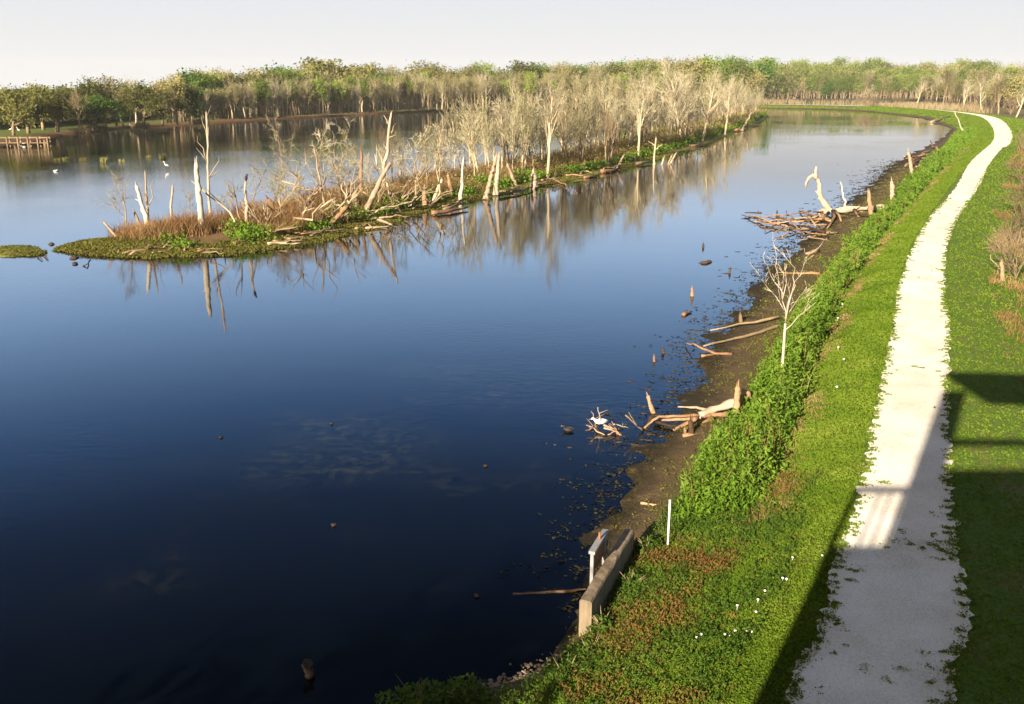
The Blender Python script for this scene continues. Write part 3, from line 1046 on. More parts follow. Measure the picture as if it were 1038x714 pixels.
# reeds behind the far levee path
q = []
for i in range(n):
    if C0[i, 1] < 300: continue
    for _ in range(200):
        o_ = -(PH[i] + rng.uniform(3.0, 13.))
        z = .3
        x, y = C0[i] + NL[i] * o_ + TLr if False else C0[i] + NL[i] * o_
        q.append((x + rng.normal(0, 1.5), y + rng.normal(0, 1.5), z))
for i in range(fn):
    if FS[i, 0] < 25: break
    for _ in range(150):
        o_ = rng.uniform(13, 26)
        x, y = FS[i] + FN[i] * o_
        q.append((x + rng.normal(0, 1.), y + rng.normal(0, 1.), .8))
q = np.array(q)
v_, i_ = blades(q, 2.4, .16, .35)
o = np_mesh('reed_bed', v_, 4, i_, M['reed'])
tag(o, 'tan strip of tall dry reeds behind the far levee path', 'reeds', kind='stuff')
# dry tufts on the far left shore
for k, (px, py, sc, lb) in enumerate([(84, 137.5, 1., 'small straw coloured grass clump at the foot of the forked bare tree'), (95, 133, 1.8, 'wide straw coloured grass clump below the bright green tree'), (142, 130.5, 1.5, 'straw coloured grass clump on the far shore right of the bright green tree'), (204, 126.5, 1.3, 'straw coloured grass clump at the left end of the slender trees')]):
    c = P(px, py, .4)
    nn = int(300 * sc)
    qq = np.stack([np.clip(rng.normal(0, .7 * sc, nn), -1.2 * sc, 1.2 * sc), np.clip(rng.normal(0, .35, nn), -.7, .7), np.zeros(nn)], axis=1)
    v_, i_ = blades(qq, 1.1, .12, .6)
    o = np_mesh('grass_clump', v_, 4, i_, M['reed'])
    o.location = c
    tag(o, lb, 'grass clump', 'straw coloured grass clumps on the far shore')


# ------------------------------------------------------------------ trees
def grow(mbs, p, d, L_, r, lvl, spec, tips):
    """recursive limbs; mbs[0] takes trunk and main limbs, mbs[1] the finer branches"""
    nseg = (6, 4, 3, 2, 2)[lvl]
    pts, rad = [p.copy()], [r]
    cur = p.copy()
    dd_ = d.normalized()
    for k in range(nseg):
        wob = spec['wob'] * (1 if lvl else .45)
        dd_ = (dd_ + Vector((random.gauss(0, wob), random.gauss(0, wob), random.gauss(0, wob * .6) + spec['lift'] * (lvl > 0)))).normalized()
        cur = cur + dd_ * (L_ / nseg)
        pts.append(cur.copy())
        rad.append(max(r * (1 - .72 * (k + 1) / nseg), spec['rmin']))
    mb = mbs[0] if lvl <= spec['tl'] else mbs[1]
    mb.tube(pts, rad, (7, 5, 4, 3, 3)[lvl], cap=lvl == 0)
    if lvl >= spec['lv']:
        tips.append(pts[-1])
        tips.append(pts[len(pts) // 2])
        return
    nch = spec['ch'][lvl]
    for c in range(nch):
        f = spec['f0'][lvl] + (1 - spec['f0'][lvl]) * (c + random.random()) / nch
        f = min(f, .99)
        k = min(int(f * nseg), nseg - 1)
        q = pts[k].lerp(pts[k + 1], f * nseg - k)
        ax = (pts[k + 1] - pts[k]).normalized()
        az = random.uniform(0, 2 * math.pi)
        side = ax.orthogonal().normalized()
        side = Matrix.Rotation(az, 3, ax) @ side
        ang = R(random.uniform(*spec['ang']))
        nd = ax * math.cos(ang) + side * math.sin(ang)
        if lvl == 0 and spec.get('keep_up'): nd.z = abs(nd.z) + .1
        grow(mbs, q, nd, L_ * random.uniform(*spec['len'][lvl]) * (1.15 - .55 * f if lvl == 0 else 1), max(r * (1 - .72 * f) * random.uniform(.45, .7), spec['rmin']), lvl + 1, spec, tips)


def make_tree(name, height, r, spec, bark, twig, leaf=None, seed=0, leaves=None):
    random.seed(seed)
    root = empty(name)
    mbs = [MB(), MB()]
    tips = []
    lean = spec.get('lean', .08)
    for st in range(spec.get('stems', 1)):
        off = Vector((random.uniform(-1, 1), random.uniform(-1, 1), 0)) * (2.0 if spec.get('stems', 1) > 1 else 0)
        grow(mbs, Vector((0, 0, -.15)) + off, Vector((random.gauss(0, lean), random.gauss(0, lean), 1)), height * spec['tr'] * random.uniform(.85, 1), r, 0, spec, tips)
    mbs[0].build('trunk', bark, root)
    if leaf is None:
        if mbs[1].v: mbs[1].build('crown', twig, root)
    else:
        # twigs belong to the trunk, the leaves are the crown
        if mbs[1].v: mbs[1].build('branches', twig, root)
        nl_, rad, size = leaves
        T_ = np.array([tuple(t) for t in tips])
        pick = rng.integers(0, len(T_), nl_)
        q = T_[pick] + rng.normal(size=(nl_, 3)) * rad * np.array([1, 1, .7])
        q[:, 2] = np.maximum(q[:, 2], height * spec.get('clear', .18))
        v_, i_ = quad_cards(q, size, .4)
        np_mesh('crown', v_, 4, i_, leaf, root)
    return root


SP_BARE = dict(lv=3, tl=1, ch=(11, 5, 4), f0=(.25, .2, .2), len=((.28, .5), (.45, .75), (.4, .7)), ang=(18, 50), wob=.12, lift=.12, rmin=.016, tr=.86, keep_up=True)
SP_SLIM = dict(clear=.3, stems=4, lv=3, tl=1, ch=(9, 5, 4), f0=(.35, .2, .2), len=((.26, .42), (.4, .7), (.4, .7)), ang=(18, 45), wob=.08, lift=.10, rmin=.014, tr=.9, keep_up=True)
SP_OAK = dict(lv=3, tl=1, ch=(8, 6, 4), f0=(.22, .2, .2), len=((.55, .8), (.4, .7), (.4, .6)), ang=(35, 70), wob=.14, lift=.04, rmin=.02, tr=.75, keep_up=True)
SP_FORK = dict(lv=4, tl=1, ch=(5, 5, 4, 3), f0=(.38, .3, .2, .2), len=((.75, .95), (.4, .65), (.45, .7), (.4, .7)), ang=(18, 40), wob=.12, lift=.08, rmin=.014, tr=.62, keep_up=True)
SP_AIRY = dict(lv=3, tl=1, ch=(7, 4, 3), f0=(.25, .2, .2), len=((.3, .55), (.4, .7), (.4, .7)), ang=(25, 70), wob=.22, lift=.06, rmin=.018, tr=.9, keep_up=True, lean=.16)
SP_SHRUB = dict(lv=3, tl=0, ch=(10, 6, 4), f0=(.02, .15, .2), len=((.7, 1.1), (.4, .7), (.4, .7)), ang=(20, 60), wob=.15, lift=.06, rmin=.009, tr=.5, keep_up=True)

protos = {}
PARK = []


def proto(key, *a, **k):
    o = make_tree(*a, **k)
    protos.setdefault(key, []).append([o, False, k.get('_h')])
    return o


for i in range(5): proto('bare', 'bare_tree', 10, .20, SP_BARE, M['bark_pale'], M['twig_pale'], seed=20 + i)
for i in range(3): proto('forked', 'bare_tree', 9, .24, SP_FORK, M['bark_tan'], M['twig'], seed=40 + i)
for i in range(3): proto('budding', 'budding_tree', 10, .15, SP_BARE, M['bark_pale'], M['twig_pale'], M['leaf_tan'], seed=50 + i, leaves=(420, .35, .20))
for i in range(4): proto('slim', 'slender_tree', 14, .24, SP_SLIM, M['bark_tan'], M['twig_pale'], M['leaf_olive'], seed=60 + i, leaves=(1300, .75, .42))
for i in range(3): proto('slimbare', 'slender_bare_tree', 13, .24, SP_SLIM, M['bark_pale'], M['twig_pale'], seed=70 + i)
for i in range(4): proto('oak', 'oak_tree', 10, .42, SP_OAK, M['bark_tan'], M['bark_dark'], M['leaf_oak'], seed=80 + i, leaves=(4200, .65, .5))
for i in range(2): proto('green', 'green_tree', 8, .26, SP_OAK, M['bark_tan'], M['bark_dark'], M['leaf_green'], seed=90 + i, leaves=(4200, .6, .45))
for i in range(3): proto('spring', 'spring_tree', 13, .2, SP_SLIM, M['bark_tan'], M['twig'], M['leaf_spring'], seed=100 + i, leaves=(2600, .9, .55))
for i in range(3): proto('olive', 'broad_tree', 13, .34, SP_OAK, M['bark_tan'], M['twig'], M['leaf_olive'], seed=110 + i, leaves=(4200, .9, .6))
for i in range(5): proto('airy', 'bare_tree', 6, .10, SP_AIRY, M['bark_tan'], M['twig_pale'], seed=140 + i)
for i in range(3): proto('shrub', 'bare_shrub', 3, .05, SP_SHRUB, M['twig'], M['twig'], seed=120 + i)
HEIGHT = dict(bare=10, forked=9, airy=6, budding=10, slim=14, slimbare=13, oak=10, green=8, spring=13, olive=13, shrub=3)
true_h = {}
for k, lst in protos.items():
    for e in lst:
        zs = [max((v.co.z for v in c.data.vertices), default=0) for c in e[0].children]
        e[2] = max(zs)


def plant(key, loc, height, label, cat, group=None, variant=None, rz=None, wide=1.0):
    lst = protos[key]
    e = lst[variant % len(lst)] if variant is not None else random.choice(lst)
    if e[1]:
        o = copy_tree(e[0])
    else:
        o = e[0]
        e[1] = True
    s = height / e[2]
    o.scale = (s * wide, s * wide, s)
    o.location = loc
    o.rotation_euler = (0, 0, random.uniform(0, 6.28) if rz is None else rz)
    for pkey in ('label', 'category', 'group'):
        if pkey in o: del o[pkey]
    tag(o, label, cat, group)
    return o


random.seed(3)


def plant_px(key, px, base_y, top_y, z, label, cat, group=None, **kw):
    q = P(px, base_y, z)
    top = A(px, top_y, q.y)
    return plant(key, q, top.z - z, label, cat, group, **kw)


# -- named trees of the far left shore
gl = 'trees of the far left shore'
for key, px, by, ty, lb, kw in [
    ('oak', 14, 137, 84, 'leftmost olive green oak standing above the pier', {}),
    ('oak', 29, 135, 86, 'olive green oak with pale leaning trunk right of the pier', dict(wide=1.2)),
    ('oak', 44, 131, 83, 'tall narrow oak between the leaning oak and the shaded oak', dict(wide=.9)),
    ('oak', 58, 133, 81, 'dark shaded oak with low spreading crown on the far left shore', dict(wide=1.25)),
    ('forked', 81, 133.5, 88, 'bare forked tree with thick pale trunk at the far left waterline', dict(wide=1.15)),
    ('oak', 97, 128, 76, 'big olive oak behind the bright green tree', dict(wide=1.1)),
    ('green', 108, 130.5, 92, 'small bright green round tree on the far left shore', dict(wide=1.25)),
    ('olive', 118, 127, 74, 'broad olive tree rising right behind the bright green tree', {}),
    ('slimbare', 133, 127, 76, 'grey bare tree right of the bright green tree on the far shore', dict(wide=1.3)),
    ('oak', 146, 128, 80, 'rounded olive oak left of the small bare tree on the far shore', {}),
    ('forked', 165, 127.5, 82, 'small grey bare tree just left of the green topped tree', dict(wide=1.1)),
    ('olive', 180, 126, 74, 'olive tree with tan crown at the start of the slender trees', {}),
    ('green', 207, 119.5, 67, 'tall tree with a bright green domed top on the left skyline', dict(wide=1.0)),
    ('green', 192, 125, 82, 'bright green bushy tree low on the far shore left of the domed top', dict(wide=.9)),
    ('olive', 225, 117.5, 67, 'broad olive tree right of the bright green domed top', {}),
    ('green', 297, 113.8, 61, 'large bright green tree on the skyline left of the grey oak', dict(wide=1.35)),
    ('green', 316, 113.2, 66, 'bright green tree tucked under the grey oak on the skyline', dict(wide=1.)),
    ('oak', 345, 111, 57, 'large dark grey green oak topping the skyline left of centre', dict(wide=1.5)),
    ('oak', 362, 111, 62, 'dark oak shoulder to shoulder right of the large grey oak', dict(wide=1.2)),
    ('olive', 432, 108.5, 60, 'pale olive tree standing above its neighbours near mid skyline', dict(wide=1.2)),
    ('olive', 455, 108, 66, 'dull olive tree right of the pale olive tree at mid skyline', {}),
]:
    plant_px(key, px, by, ty, .9, lb, 'tree', gl, **kw)

# -- slender trees of the central far shore: three depths
LB_SL = {'slim': 'slender pale trunked tree with thin olive crown in the far shore stand',
         'slimbare': 'slender bare grey tree in the far shore stand',
         'spring': 'slender tree with fresh spring green leaves in the far shore stand',
         'olive': 'broad olive crowned tree rising behind the far shore stand',
         'oak': 'dark oak among the slender trees of the far shore stand'}
for px in np.arange(172, 700, 3.6):
    px = px + random.uniform(-2, 2)
    by = np.interp(px, [172, 260, 340, 400, 480, 560, 640, 700], [124.5, 119.5, 115.8, 112.8, 110.2, 108.6, 108.2, 108.4]) - random.uniform(0, 1.2)
    ty = np.interp(px, [172, 300, 420, 520, 620, 700], [84, 78, 74, 72, 70, 70]) + random.uniform(-3, 9)
    key = random.choices(['slim', 'slimbare', 'spring'], [6, 4, 1.2])[0]
    plant_px(key, px, by, ty, .9, LB_SL[key], 'tree', 'slender trees along the far shore', wide=random.uniform(.6, .9))
for px in np.arange(178, 760, 10.5):
    px = px + random.uniform(-4, 4)
    by = np.interp(px, [172, 260, 340, 400, 480, 560, 640, 760], [121, 117, 113.5, 110.6, 108.6, 107, 106.4, 106])
    ty = np.interp(px, [172, 260, 300, 420, 520, 620, 700, 760], [75, 71, 70, 67, 66, 61, 59, 58]) + random.uniform(-6, 7)
    key = random.choices(['olive', 'slim', 'oak', 'spring'], [5, 3, 1., 2])[0]
    plant_px(key, px, by - .8, ty, 1.0, LB_SL[key], 'tree', 'slender trees along the far shore')
# skyline green tops
for px, ty, lb in [(470, 68, 'green tuft of a tree on the skyline right of the dull olive tree'), (577, 62, 'small green topped tree on the skyline above the island'), (621, 57, 'wide dark green tree on the skyline above the mid island'), (643, 60, 'green tree beside the wide dark green skyline tree'), (600, 72, 'bright green tree below the skyline behind the island'), (617, 76, 'lower bright green tree behind the island trees'), (722, 54, 'dark green tree on the skyline left of the tallest island tree tips'), (740, 55, 'dark green domed tree on the skyline right of the island trees'), (758, 57, 'last dark green tree on the skyline before the open levee')]:
    plant_px('green', px, 104.5, ty, 1.0, lb, 'tree', 'green topped trees on the skyline', wide=1.2)

# -- woods behind the right-hand levee
LB_R = {'spring': 'fresh green tree in the woods behind the far levee', 'slimbare': 'bare grey tree in the woods behind the far levee', 'bare': 'wide bare grey tree in the woods behind the far levee',
        'slim': 'slender olive leaved tree in the woods behind the far levee', 'olive': 'broad olive tree in the woods behind the far levee', 'green': 'dark green tree in the woods behind the far levee', 'forked': 'forked bare tree in the woods behind the far levee'}
for row, (b0, t0, stp) in enumerate([(101.5, 76, 5.0), (100, 69, 5.5), (98.5, 64, 6.5), (97, 60, 8.)]):
    for px in np.arange(768, 1075, stp):
        px = px + random.uniform(-2.5, 2.5)
        by = b0 + max(0, (px - 930)) * .085
        ty = t0 + random.uniform(-4, 7)
        if px > 930:
            key = random.choices(['slimbare', 'slim', 'spring', 'bare', 'olive'], [.8, 3, 3.5, 3, 2.5])[0]
        else:
            key = random.choices(['spring', 'slim', 'slimbare', 'olive', 'green'], [8, 2, .5, 1.5, .3])[0]
        plant_px(key, px, by, ty, .4, LB_R[key], 'tree', 'trees in the woods behind the far levee')
for px, by, ty, key, lb, w_ in [(928, 108.5, 74, 'bare', 'pale bare tree with spreading crown just behind the far levee path', 1.1), (955, 110, 66, 'forked', 'tallest bare grey tree beside the far bend of the path', .9), (975, 112, 78, 'bare', 'grey bare tree right of the tallest bare tree by the path bend', 1.),
                            (995, 113, 72, 'bare', 'wide bare grey tree beyond the path bend near the right edge', 1.1), (1012, 116, 76, 'forked', 'brownish bare tree hanging over the path bend', 1.1), (1030, 119, 72, 'bare', 'bare tree filling the right edge beyond the path bend', 1.1), (1024, 116, 92, 'shrub', 'brown bare shrub at the outside of the path bend', 1.3), (1000, 114, 98, 'shrub', 'brown bare shrub left of the path bend', 1.3), (985, 112, 98, 'shrub', 'low brown shrub below the bare tree by the bend', 1.3), (963, 111, 97, 'shrub', 'brown shrub at the foot of the tallest bare tree', 1.3), (940, 109, 98, 'shrub', 'brown shrub between the pale bare tree and the tallest bare tree', 1.3), (908, 107, 95, 'shrub', 'tan shrub left of the pale bare tree behind the levee', 1.3)]:
    plant_px(key, px, by, ty, .35, lb, 'tree' if key != 'shrub' else 'shrub', None, wide=w_)

# -- right-hand side: bare brush beyond the path
for px, by, ty, lb, w_ in [(1012, 268, 225, 'leftmost grey bare shrub right of the path by the dead trunk', .7), (1030, 292, 222, 'large brown bare shrub at the right edge below the path bend', .9), (1028, 255, 200, 'brown bare shrub behind the large shrub at the right edge', .9), (1034, 225, 172, 'tall brown shrub upslope at the right edge', .9), (1036, 190, 148, 'far brown shrub on the right edge below the bend', 1.), (1036, 160, 126, 'bare shrub near the bend at the right edge', 1.1)]:
    plant_px('shrub', px, by, ty, .32, lb, 'shrub', 'bare shrubs right of the path', wide=w_)

plant('oak', (-9.9, -2, .25), 8.6, 'unseen oak added beside the tower to shade the lower bank', 'tree', None, variant=1)  # added out of view to throw dappled shade on the lower left bank

# -- bare trees on the island
zones = [(.40, .52, 'bare {0} tree on the near half of the island behind the white snags'), (.52, .64, 'bare {0} tree in the middle of the island'), (.64, .78, 'bare {0} tree on the far middle of the island'), (.78, .92, 'bare {0} tree on the far part of the island'), (.92, .985, 'bare {0} tree at the far tip of the island')]
cnt = [9, 19, 42, 58, 26]
for (s0, s1, lb), c in zip(zones, cnt):
    for k in range(c):
        s = s0 + (s1 - s0) * (k + random.random()) / c
        t = random.uniform(.28, .95)
        q = isl_pt(s, t)
        key = random.choices(['airy', 'forked', 'budding'], [6, 1, 1])[0] if s < .53 else random.choices(['bare', 'forked', 'budding', 'airy'], [3.2, .8, 6.5, 1.5])[0]
        tall = np.interp(s, [.40, .52, .58, .64, .78, .92, 1.], [3.6, 5.2, 6.5, 8.6, 10.6, 11.5, 8])
        h_ = tall * random.uniform(.62, 1.08)
        word = {'bare': 'pale', 'forked': 'forked', 'budding': 'budding', 'airy': 'crooked'}[key]
        plant(key, q, h_, lb.format(word), 'tree', 'bare trees crowding the island', wide=random.uniform(.6, .9))
for px, by, ty, key, lb, w_ in [(555, 180, 64, 'bare', 'tall slim bare tree rising over the island left of the white trunked tree', .8), (572, 174, 92, 'forked', 'white trunked tree leaning slightly at the island edge', .7), (614, 168, 108, 'forked', 'pair stemmed bare tree at the island edge by the fallen log', .8), (692, 146, 54, 'bare', 'tallest pale tree of the island with thick forked trunk', 1.), (712, 142, 62, 'bare', 'tall pale tree right of the tallest island tree', .9), (735, 136, 70, 'bare', 'tall pale tree toward the far end of the island', .9),
                            (420, 178, 126, 'airy', 'grey bushy bare tree left of the open water gap', 1.1), (440, 172, 112, 'bare', 'grey bare tree in front of the far stand by the water gap', 1.), (345, 178, 118, 'airy', 'thin budding tree behind the stump tangle', .6), (322, 182, 120, 'airy', 'crooked bare tree left of the thin budding tree', .7), (290, 196, 112, 'airy', 'bare broken tree above the fallen branches', .6), (512, 172, 98, 'bare', 'pale bare tree just right of the water gap', .9), (590, 165, 82, 'bare', 'pale bare tree behind the thick leaning stump', .9), (530, 180, 104, 'bare', 'wide bare tree over the middle of the island brush', 1.), (647, 160, 80, 'bare', 'pale spreading tree over the green undergrowth', .9)]:
    plant_px(key, px, by, ty, .3, lb, 'tree', None, wide=w_)
# low grey shrubs among the snags of the near tip
for px, by, ty, lb in [(128, 236, 172, 'thin pale shrub at the left tip of the island'), (235, 222, 178, 'brown bare shrub right of the tall thick snag'), (255, 215, 160, 'grey bare shrub behind the knob topped post'), (275, 218, 165, 'wide bare shrub left of the fallen branches'), (305, 212, 160, 'bare shrub behind the fallen branches'), (330, 208, 150, 'bare shrub among the stump tangle'), (350, 205, 158, 'bare shrub left of the leaning white log'), (405, 196, 150, 'bare shrub right of the leaning white log'), (425, 190, 140, 'grey shrub over the low stump'), (450, 186, 140, 'bare shrub behind the white post snag'), (475, 182, 140, 'bare shrub right of the white post snag'), (190, 228, 188, 'low brown shrub left of the tall thick snag'), (222, 228, 190, 'low brown shrub right behind the tall thin snag'), (525, 178, 135, 'bare shrub above the leaning short stub'), (390, 204, 165, 'low bare shrub at the foot of the leaning white log')]:
    plant_px('airy', px, by, ty, .3, lb, 'shrub', 'bare shrubs on the near part of the island', wide=1.0)

for lst in protos.values():          # prototypes that were never planted
    for e in lst:
        if not e[1]:
            for c in list(e[0].children): bpy.data.objects.remove(c)
            bpy.data.objects.remove(e[0])

# -- far woodland mass behind the individual trees
q, sz = [], []
for px in np.arange(-60, 1120, 1.6):
    for row in range(3):
        by = np.interp(px, [-60, 60, 172, 400, 560, 760, 930, 1038, 1120], [134, 126, 118, 108, 103.5, 101, 98, 100, 104]) - row * 1.6
        ty = 3.5 + np.interp(px, [-60, 20, 60, 120, 170, 200, 260, 340, 420, 520, 620, 740, 850, 940, 1038, 1120], [92, 92, 90, 84, 88, 77, 75, 70, 72, 70, 63, 60, 66, 68, 68, 68]) + 4 * math.sin(px * .23 + row * 2) + 2.5 * math.sin(px * .61 + row) + random.uniform(-2, 4)
        b = P(px + random.uniform(-3, 3), by, 1.)
        h_ = A(px, ty, b.y).z - 1
        if h_ < 3: h_ = 3
        k = 100
        rr = h_ * .22
        a = rng.normal(size=(k, 3)) * np.array([rr, rr * 2.2, h_ * .24]) + np.array([b.x, b.y + 6, 1 + h_ * .60])
        a[:, 2] = np.where(a[:, 2] > 1 + h_, 1 + h_ * rng.uniform(.4, .95, k), np.maximum(a[:, 2], 1 + h_ * .1 * rng.random(k)))
        q.append(a)
q = np.concatenate(q)
v_, i_ = quad_cards(q, .30 + .0015 * q[:, 1], .3)
M['wood_mass'] = leaf_mat('distant_leaves', (.08, .09, .03), (.135, .15, .048), (.18, .22, .065), nscale=.09, fine=.6, rnd=0)
o = np_mesh('distant_woodland', v_, 4, i_, M['wood_mass'])
tag(o, 'mass of distant olive green woodland behind the shoreline trees', 'woodland', kind='stuff')


# ------------------------------------------------------------------ snags, stumps, logs
def limb_pts(a, b, k=5, wob=.05):
    a, b = Vector(a), Vector(b)
    L_ = (b - a).length
    out = []
    for i in range(k + 1):
        t = i / k
        p = a.lerp(b, t)
        if 0 < i < k: p += Vector((random.gauss(0, wob), random.gauss(0, wob), random.gauss(0, wob * .5))) * L_
        out.append(p)
    return out


def snag(name, base, top, r0, r1, mat, label, cat, group=None, z=.2, fork=None, sub=None, jag=True, depth=0.0, wob=.008, stubs=2):
    """standing or leaning dead stem from the ground pixel `base` up to the pixel `top`"""
    b = P(base[0], base[1], z)
    t = A(top[0], top[1], b.y + depth)
    root = b.copy()
    m = MB()
    L_ = (t - b).length
    pts = limb_pts(Vector((0, 0, -.25)), t - b, 7, wob)
    rad = [r0 * (1 - i / 7) + r1 * i / 7 for i in range(8)]
    rad[0] *= 1.35
    fine, fr = [], []
    for i in range(7):
        for q_ in (0, .34, .67):
            fine.append(pts[i].lerp(pts[i + 1], q_) + Vector((random.gauss(0, .08), random.gauss(0, .08), 0)) * rad[i])
            fr.append((rad[i] * (1 - q_) + rad[i + 1] * q_) * random.uniform(.86, 1.14))
    fine.append(pts[-1]); fr.append(rad[-1] * .8)
    m.tube(fine, fr, 9, rough=.16)
    if jag:
        d = (pts[-1] - pts[-2]).normalized()
        for k in range(5):
            o_ = Vector((random.uniform(-1, 1), random.uniform(-1, 1), 0)) * r1 * .5
            m.tube([pts[-1] + o_ - d * .1, pts[-1] + o_ + d * r1 * random.uniform(.6, 3.6)], [r1 * .45, r1 * .05], 4, rough=.2)
    for k in range(stubs):
        f = random.uniform(.35, .9)
        i = int(f * 7)
        dd_ = Vector((random.choice((-1, 1)) * random.uniform(.5, 1), random.uniform(-.6, .6), random.uniform(.2, .9))).normalized()
        ln = random.uniform(.06, .16) * L_
        m.tube([pts[i], pts[i] + dd_ * ln * .5, pts[i] + dd_ * ln + Vector((0, 0, ln * .1))], [rad[i] * .4, rad[i] * .25, rad[i] * .1], 5)
    if fork:
        for (f0, px, py, rr) in fork:
            i = int(f0 * 7)
            e = A(px, py, b.y + depth * f0 + random.uniform(-.3, .3)) - b
            fp = limb_pts(pts[i], e, 4, .04)
            m.tube(fp, [rr, rr * .85, rr * .65, rr * .45, rr * .2], 6)
    o = m.build(name, M[mat])
    o.location = root
    tag(o, label, cat, group)
    return o


def log(name, pxs, r, mat, label, cat, zs=None, z=.12, group=None, branches=None, hide=0.6):
    """lying log along ground pixels; zs gives centre heights"""
    pts = []
    for k, (x, y) in enumerate(pxs):
        zz = zs[k] if zs else z
        pts.append(P(x, y, zz))
    o0 = pts[0].copy()
    m = MB()
    rel = [p - o0 for p in pts]
    full = []
    for a, b in zip(rel[:-1], rel[1:]):
        full += limb_pts(a, b, 3, .025)[:-1]
    full.append(rel[-1])
    nn = len(full)
    m.tube(full, [r * (1 - .6 * i / (nn - 1)) * random.uniform(.8, 1.2) for i in range(nn)], 8, rough=.15)
    for br in (branches or []):
        bp = [P(x, y, zz) - o0 for x, y, zz in br[:-1]]
        rr = br[-1]
        f2 = []
        for a, b in zip(bp[:-1], bp[1:]): f2 += limb_pts(a, b, 3, .04)[:-1]
        f2.append(bp[-1])
        m.tube(f2, [rr * (1 - .75 * i / (len(f2) - 1)) for i in range(len(f2))], 6)
    o = m.build(name, M[mat])
    o.location = o0
    tag(o, label, cat, group)
    return o


random.seed(5)
gs = 'dead snags standing on the island'
snag('snag', (154, 239), (138, 188), .19, .10, 'white_bark', 'white dead trunk leaning left near the left tip of the island', 'snag', gs)
snag('snag', (171, 235), (175, 188), .10, .06, 'bleached', 'thin upright snag between the leaning white trunk and the thick white trunk', 'snag', gs, stubs=1)
snag('snag', (206, 240), (199, 165), .25, .13, 'white_bark', 'thick bright white trunk broken off at the top, near the left tip', 'snag', gs, stubs=0)
snag('snag', (213, 226), (209, 114), .12, .05, 'bleached', 'tall thin snag with crooked side branches just right of the thick white trunk', 'snag', gs, fork=[(.58, 200, 138, .035), (.62, 199, 150, .03), (.8, 214, 107, .04), (.85, 204, 118, .03), (.55, 222, 158, .03)], stubs=1)
snag('snag', (151, 233), (147, 174), .12, .04, 'bark_tan', 'dark forked snag directly behind the leaning white trunk', 'snag', gs, fork=[(.4, 156, 180, .05), (.5, 143, 192, .04)])
snag('snag', (250, 237), (249, 184), .13, .07, 'bleached', 'slim post like snag with a dark knob on top', 'snag', gs, stubs=1)
snag('snag', (147, 236), (136, 215), .14, .08, 'bark_tan', 'short brown stub beside the foot of the leaning white trunk', 'snag', gs)
snag('snag', (225, 243), (225, 224), .05, .03, 'wet_shaded_wood', 'thin dark stake in front of the thick white trunk', 'snag', gs, stubs=0)
snag('snag', (365, 220), (396, 165), .24, .12, 'bleached', 'pale trunk leaning right over the island shore with a broken tip', 'snag', gs, stubs=0)
snag('snag', (386, 200), (397, 114), .22, .08, 'bleached', 'tall bleached snag with stubby crooked top behind the leaning pale trunk', 'snag', gs, fork=[(.9, 389, 117, .07), (.85, 401, 125, .05), (.45, 381, 150, .06)], stubs=2)
snag('snag', (366, 205), (366, 152), .20, .10, 'driftwood', 'reddish broken upright stub left of the tall bleached snag', 'snag', gs, stubs=1)
snag('stump', (360, 219), (359, 194), .36, .22, 'bark_dark', 'dark split stump under the leaning pale trunk', 'stump', gs, stubs=4)
snag('snag', (354, 219), (349, 184), .12, .05, 'bleached', 'thin pale stem left of the dark split stump', 'snag', gs, fork=[(.5, 343, 180, .05)])
snag('snag', (330, 229), (351, 210), .20, .16, 'driftwood', 'short brown trunk leaning right at the island shore', 'snag', gs, stubs=0)
snag('snag', (332, 222), (318, 150), .12, .04, 'bleached', 'crooked thin snag left of the leaning short brown trunk', 'snag', gs, fork=[(.35, 309, 150, .06), (.5, 330, 142, .05)])
snag('snag', (290, 222), (272, 202), .22, .14, 'driftwood', 'thick brown broken trunk tipping left among fallen branches', 'snag', gs, stubs=1)
snag('snag', (431, 208), (430, 193), .26, .14, 'driftwood', 'short pointed brown stump beside the stub leaning right', 'stump', gs, stubs=0)
snag('snag', (436, 207), (449, 181), .16, .10, 'bleached', 'pale stub leaning right next to the short pointed stump', 'snag', gs, stubs=0)
snag('snag', (459, 199), (454, 177), .22, .12, 'driftwood', 'brown stub leaning left behind the white post snag', 'snag', gs, stubs=1)
snag('snag', (467, 202), (470, 160), .18, .07, 'white_bark', 'slim white post snag in the bright green weeds', 'snag', gs, stubs=0)
snag('snag', (492, 200), (503, 158), .24, .12, 'bleached', 'left stem of the split white snag pair at the shore', 'snag', gs, stubs=0)
snag('snag', (502, 196), (506, 157), .26, .12, 'bleached', 'right stem of the split white snag pair at the shore', 'snag', gs, stubs=0)
snag('snag', (524, 188), (514, 166), .20, .10, 'bleached', 'pale stub leaning left, right of the split white pair', 'snag', gs, stubs=0)
snag('stump', (541, 189), (541, 176), .34, .26, 'bleached', 'squat pale stump standing in the green weeds', 'stump', gs, stubs=0)
snag('snag', (482, 175), (480, 142), .22, .10, 'driftwood', 'brown snag standing against the bright water gap', 'snag', gs, stubs=1)
snag('snag', (589, 169), (585, 142), .36, .20, 'bleached', 'thick smooth pale stub curving left at the island shore', 'snag', gs, stubs=0)
snag('stump', (592, 173), (593, 166), .30, .24, 'driftwood', 'low brown stump at the foot of the thick smooth stub', 'stump', gs, stubs=0)
snag('stump', (600, 168), (600, 163), .30, .24, 'bleached', 'low pale stump right of the thick smooth stub', 'stump', gs, stubs=0)
snag('snag', (625, 170), (632, 158), .16, .10, 'bleached', 'pale stick leaning right above the fallen log', 'snag', gs, stubs=0)
snag('snag', (617, 168), (625, 126), .26, .08, 'bleached', 'bright crooked trunk above the left end of the fallen log', 'snag', gs, fork=[(.6, 620, 128, .1)])
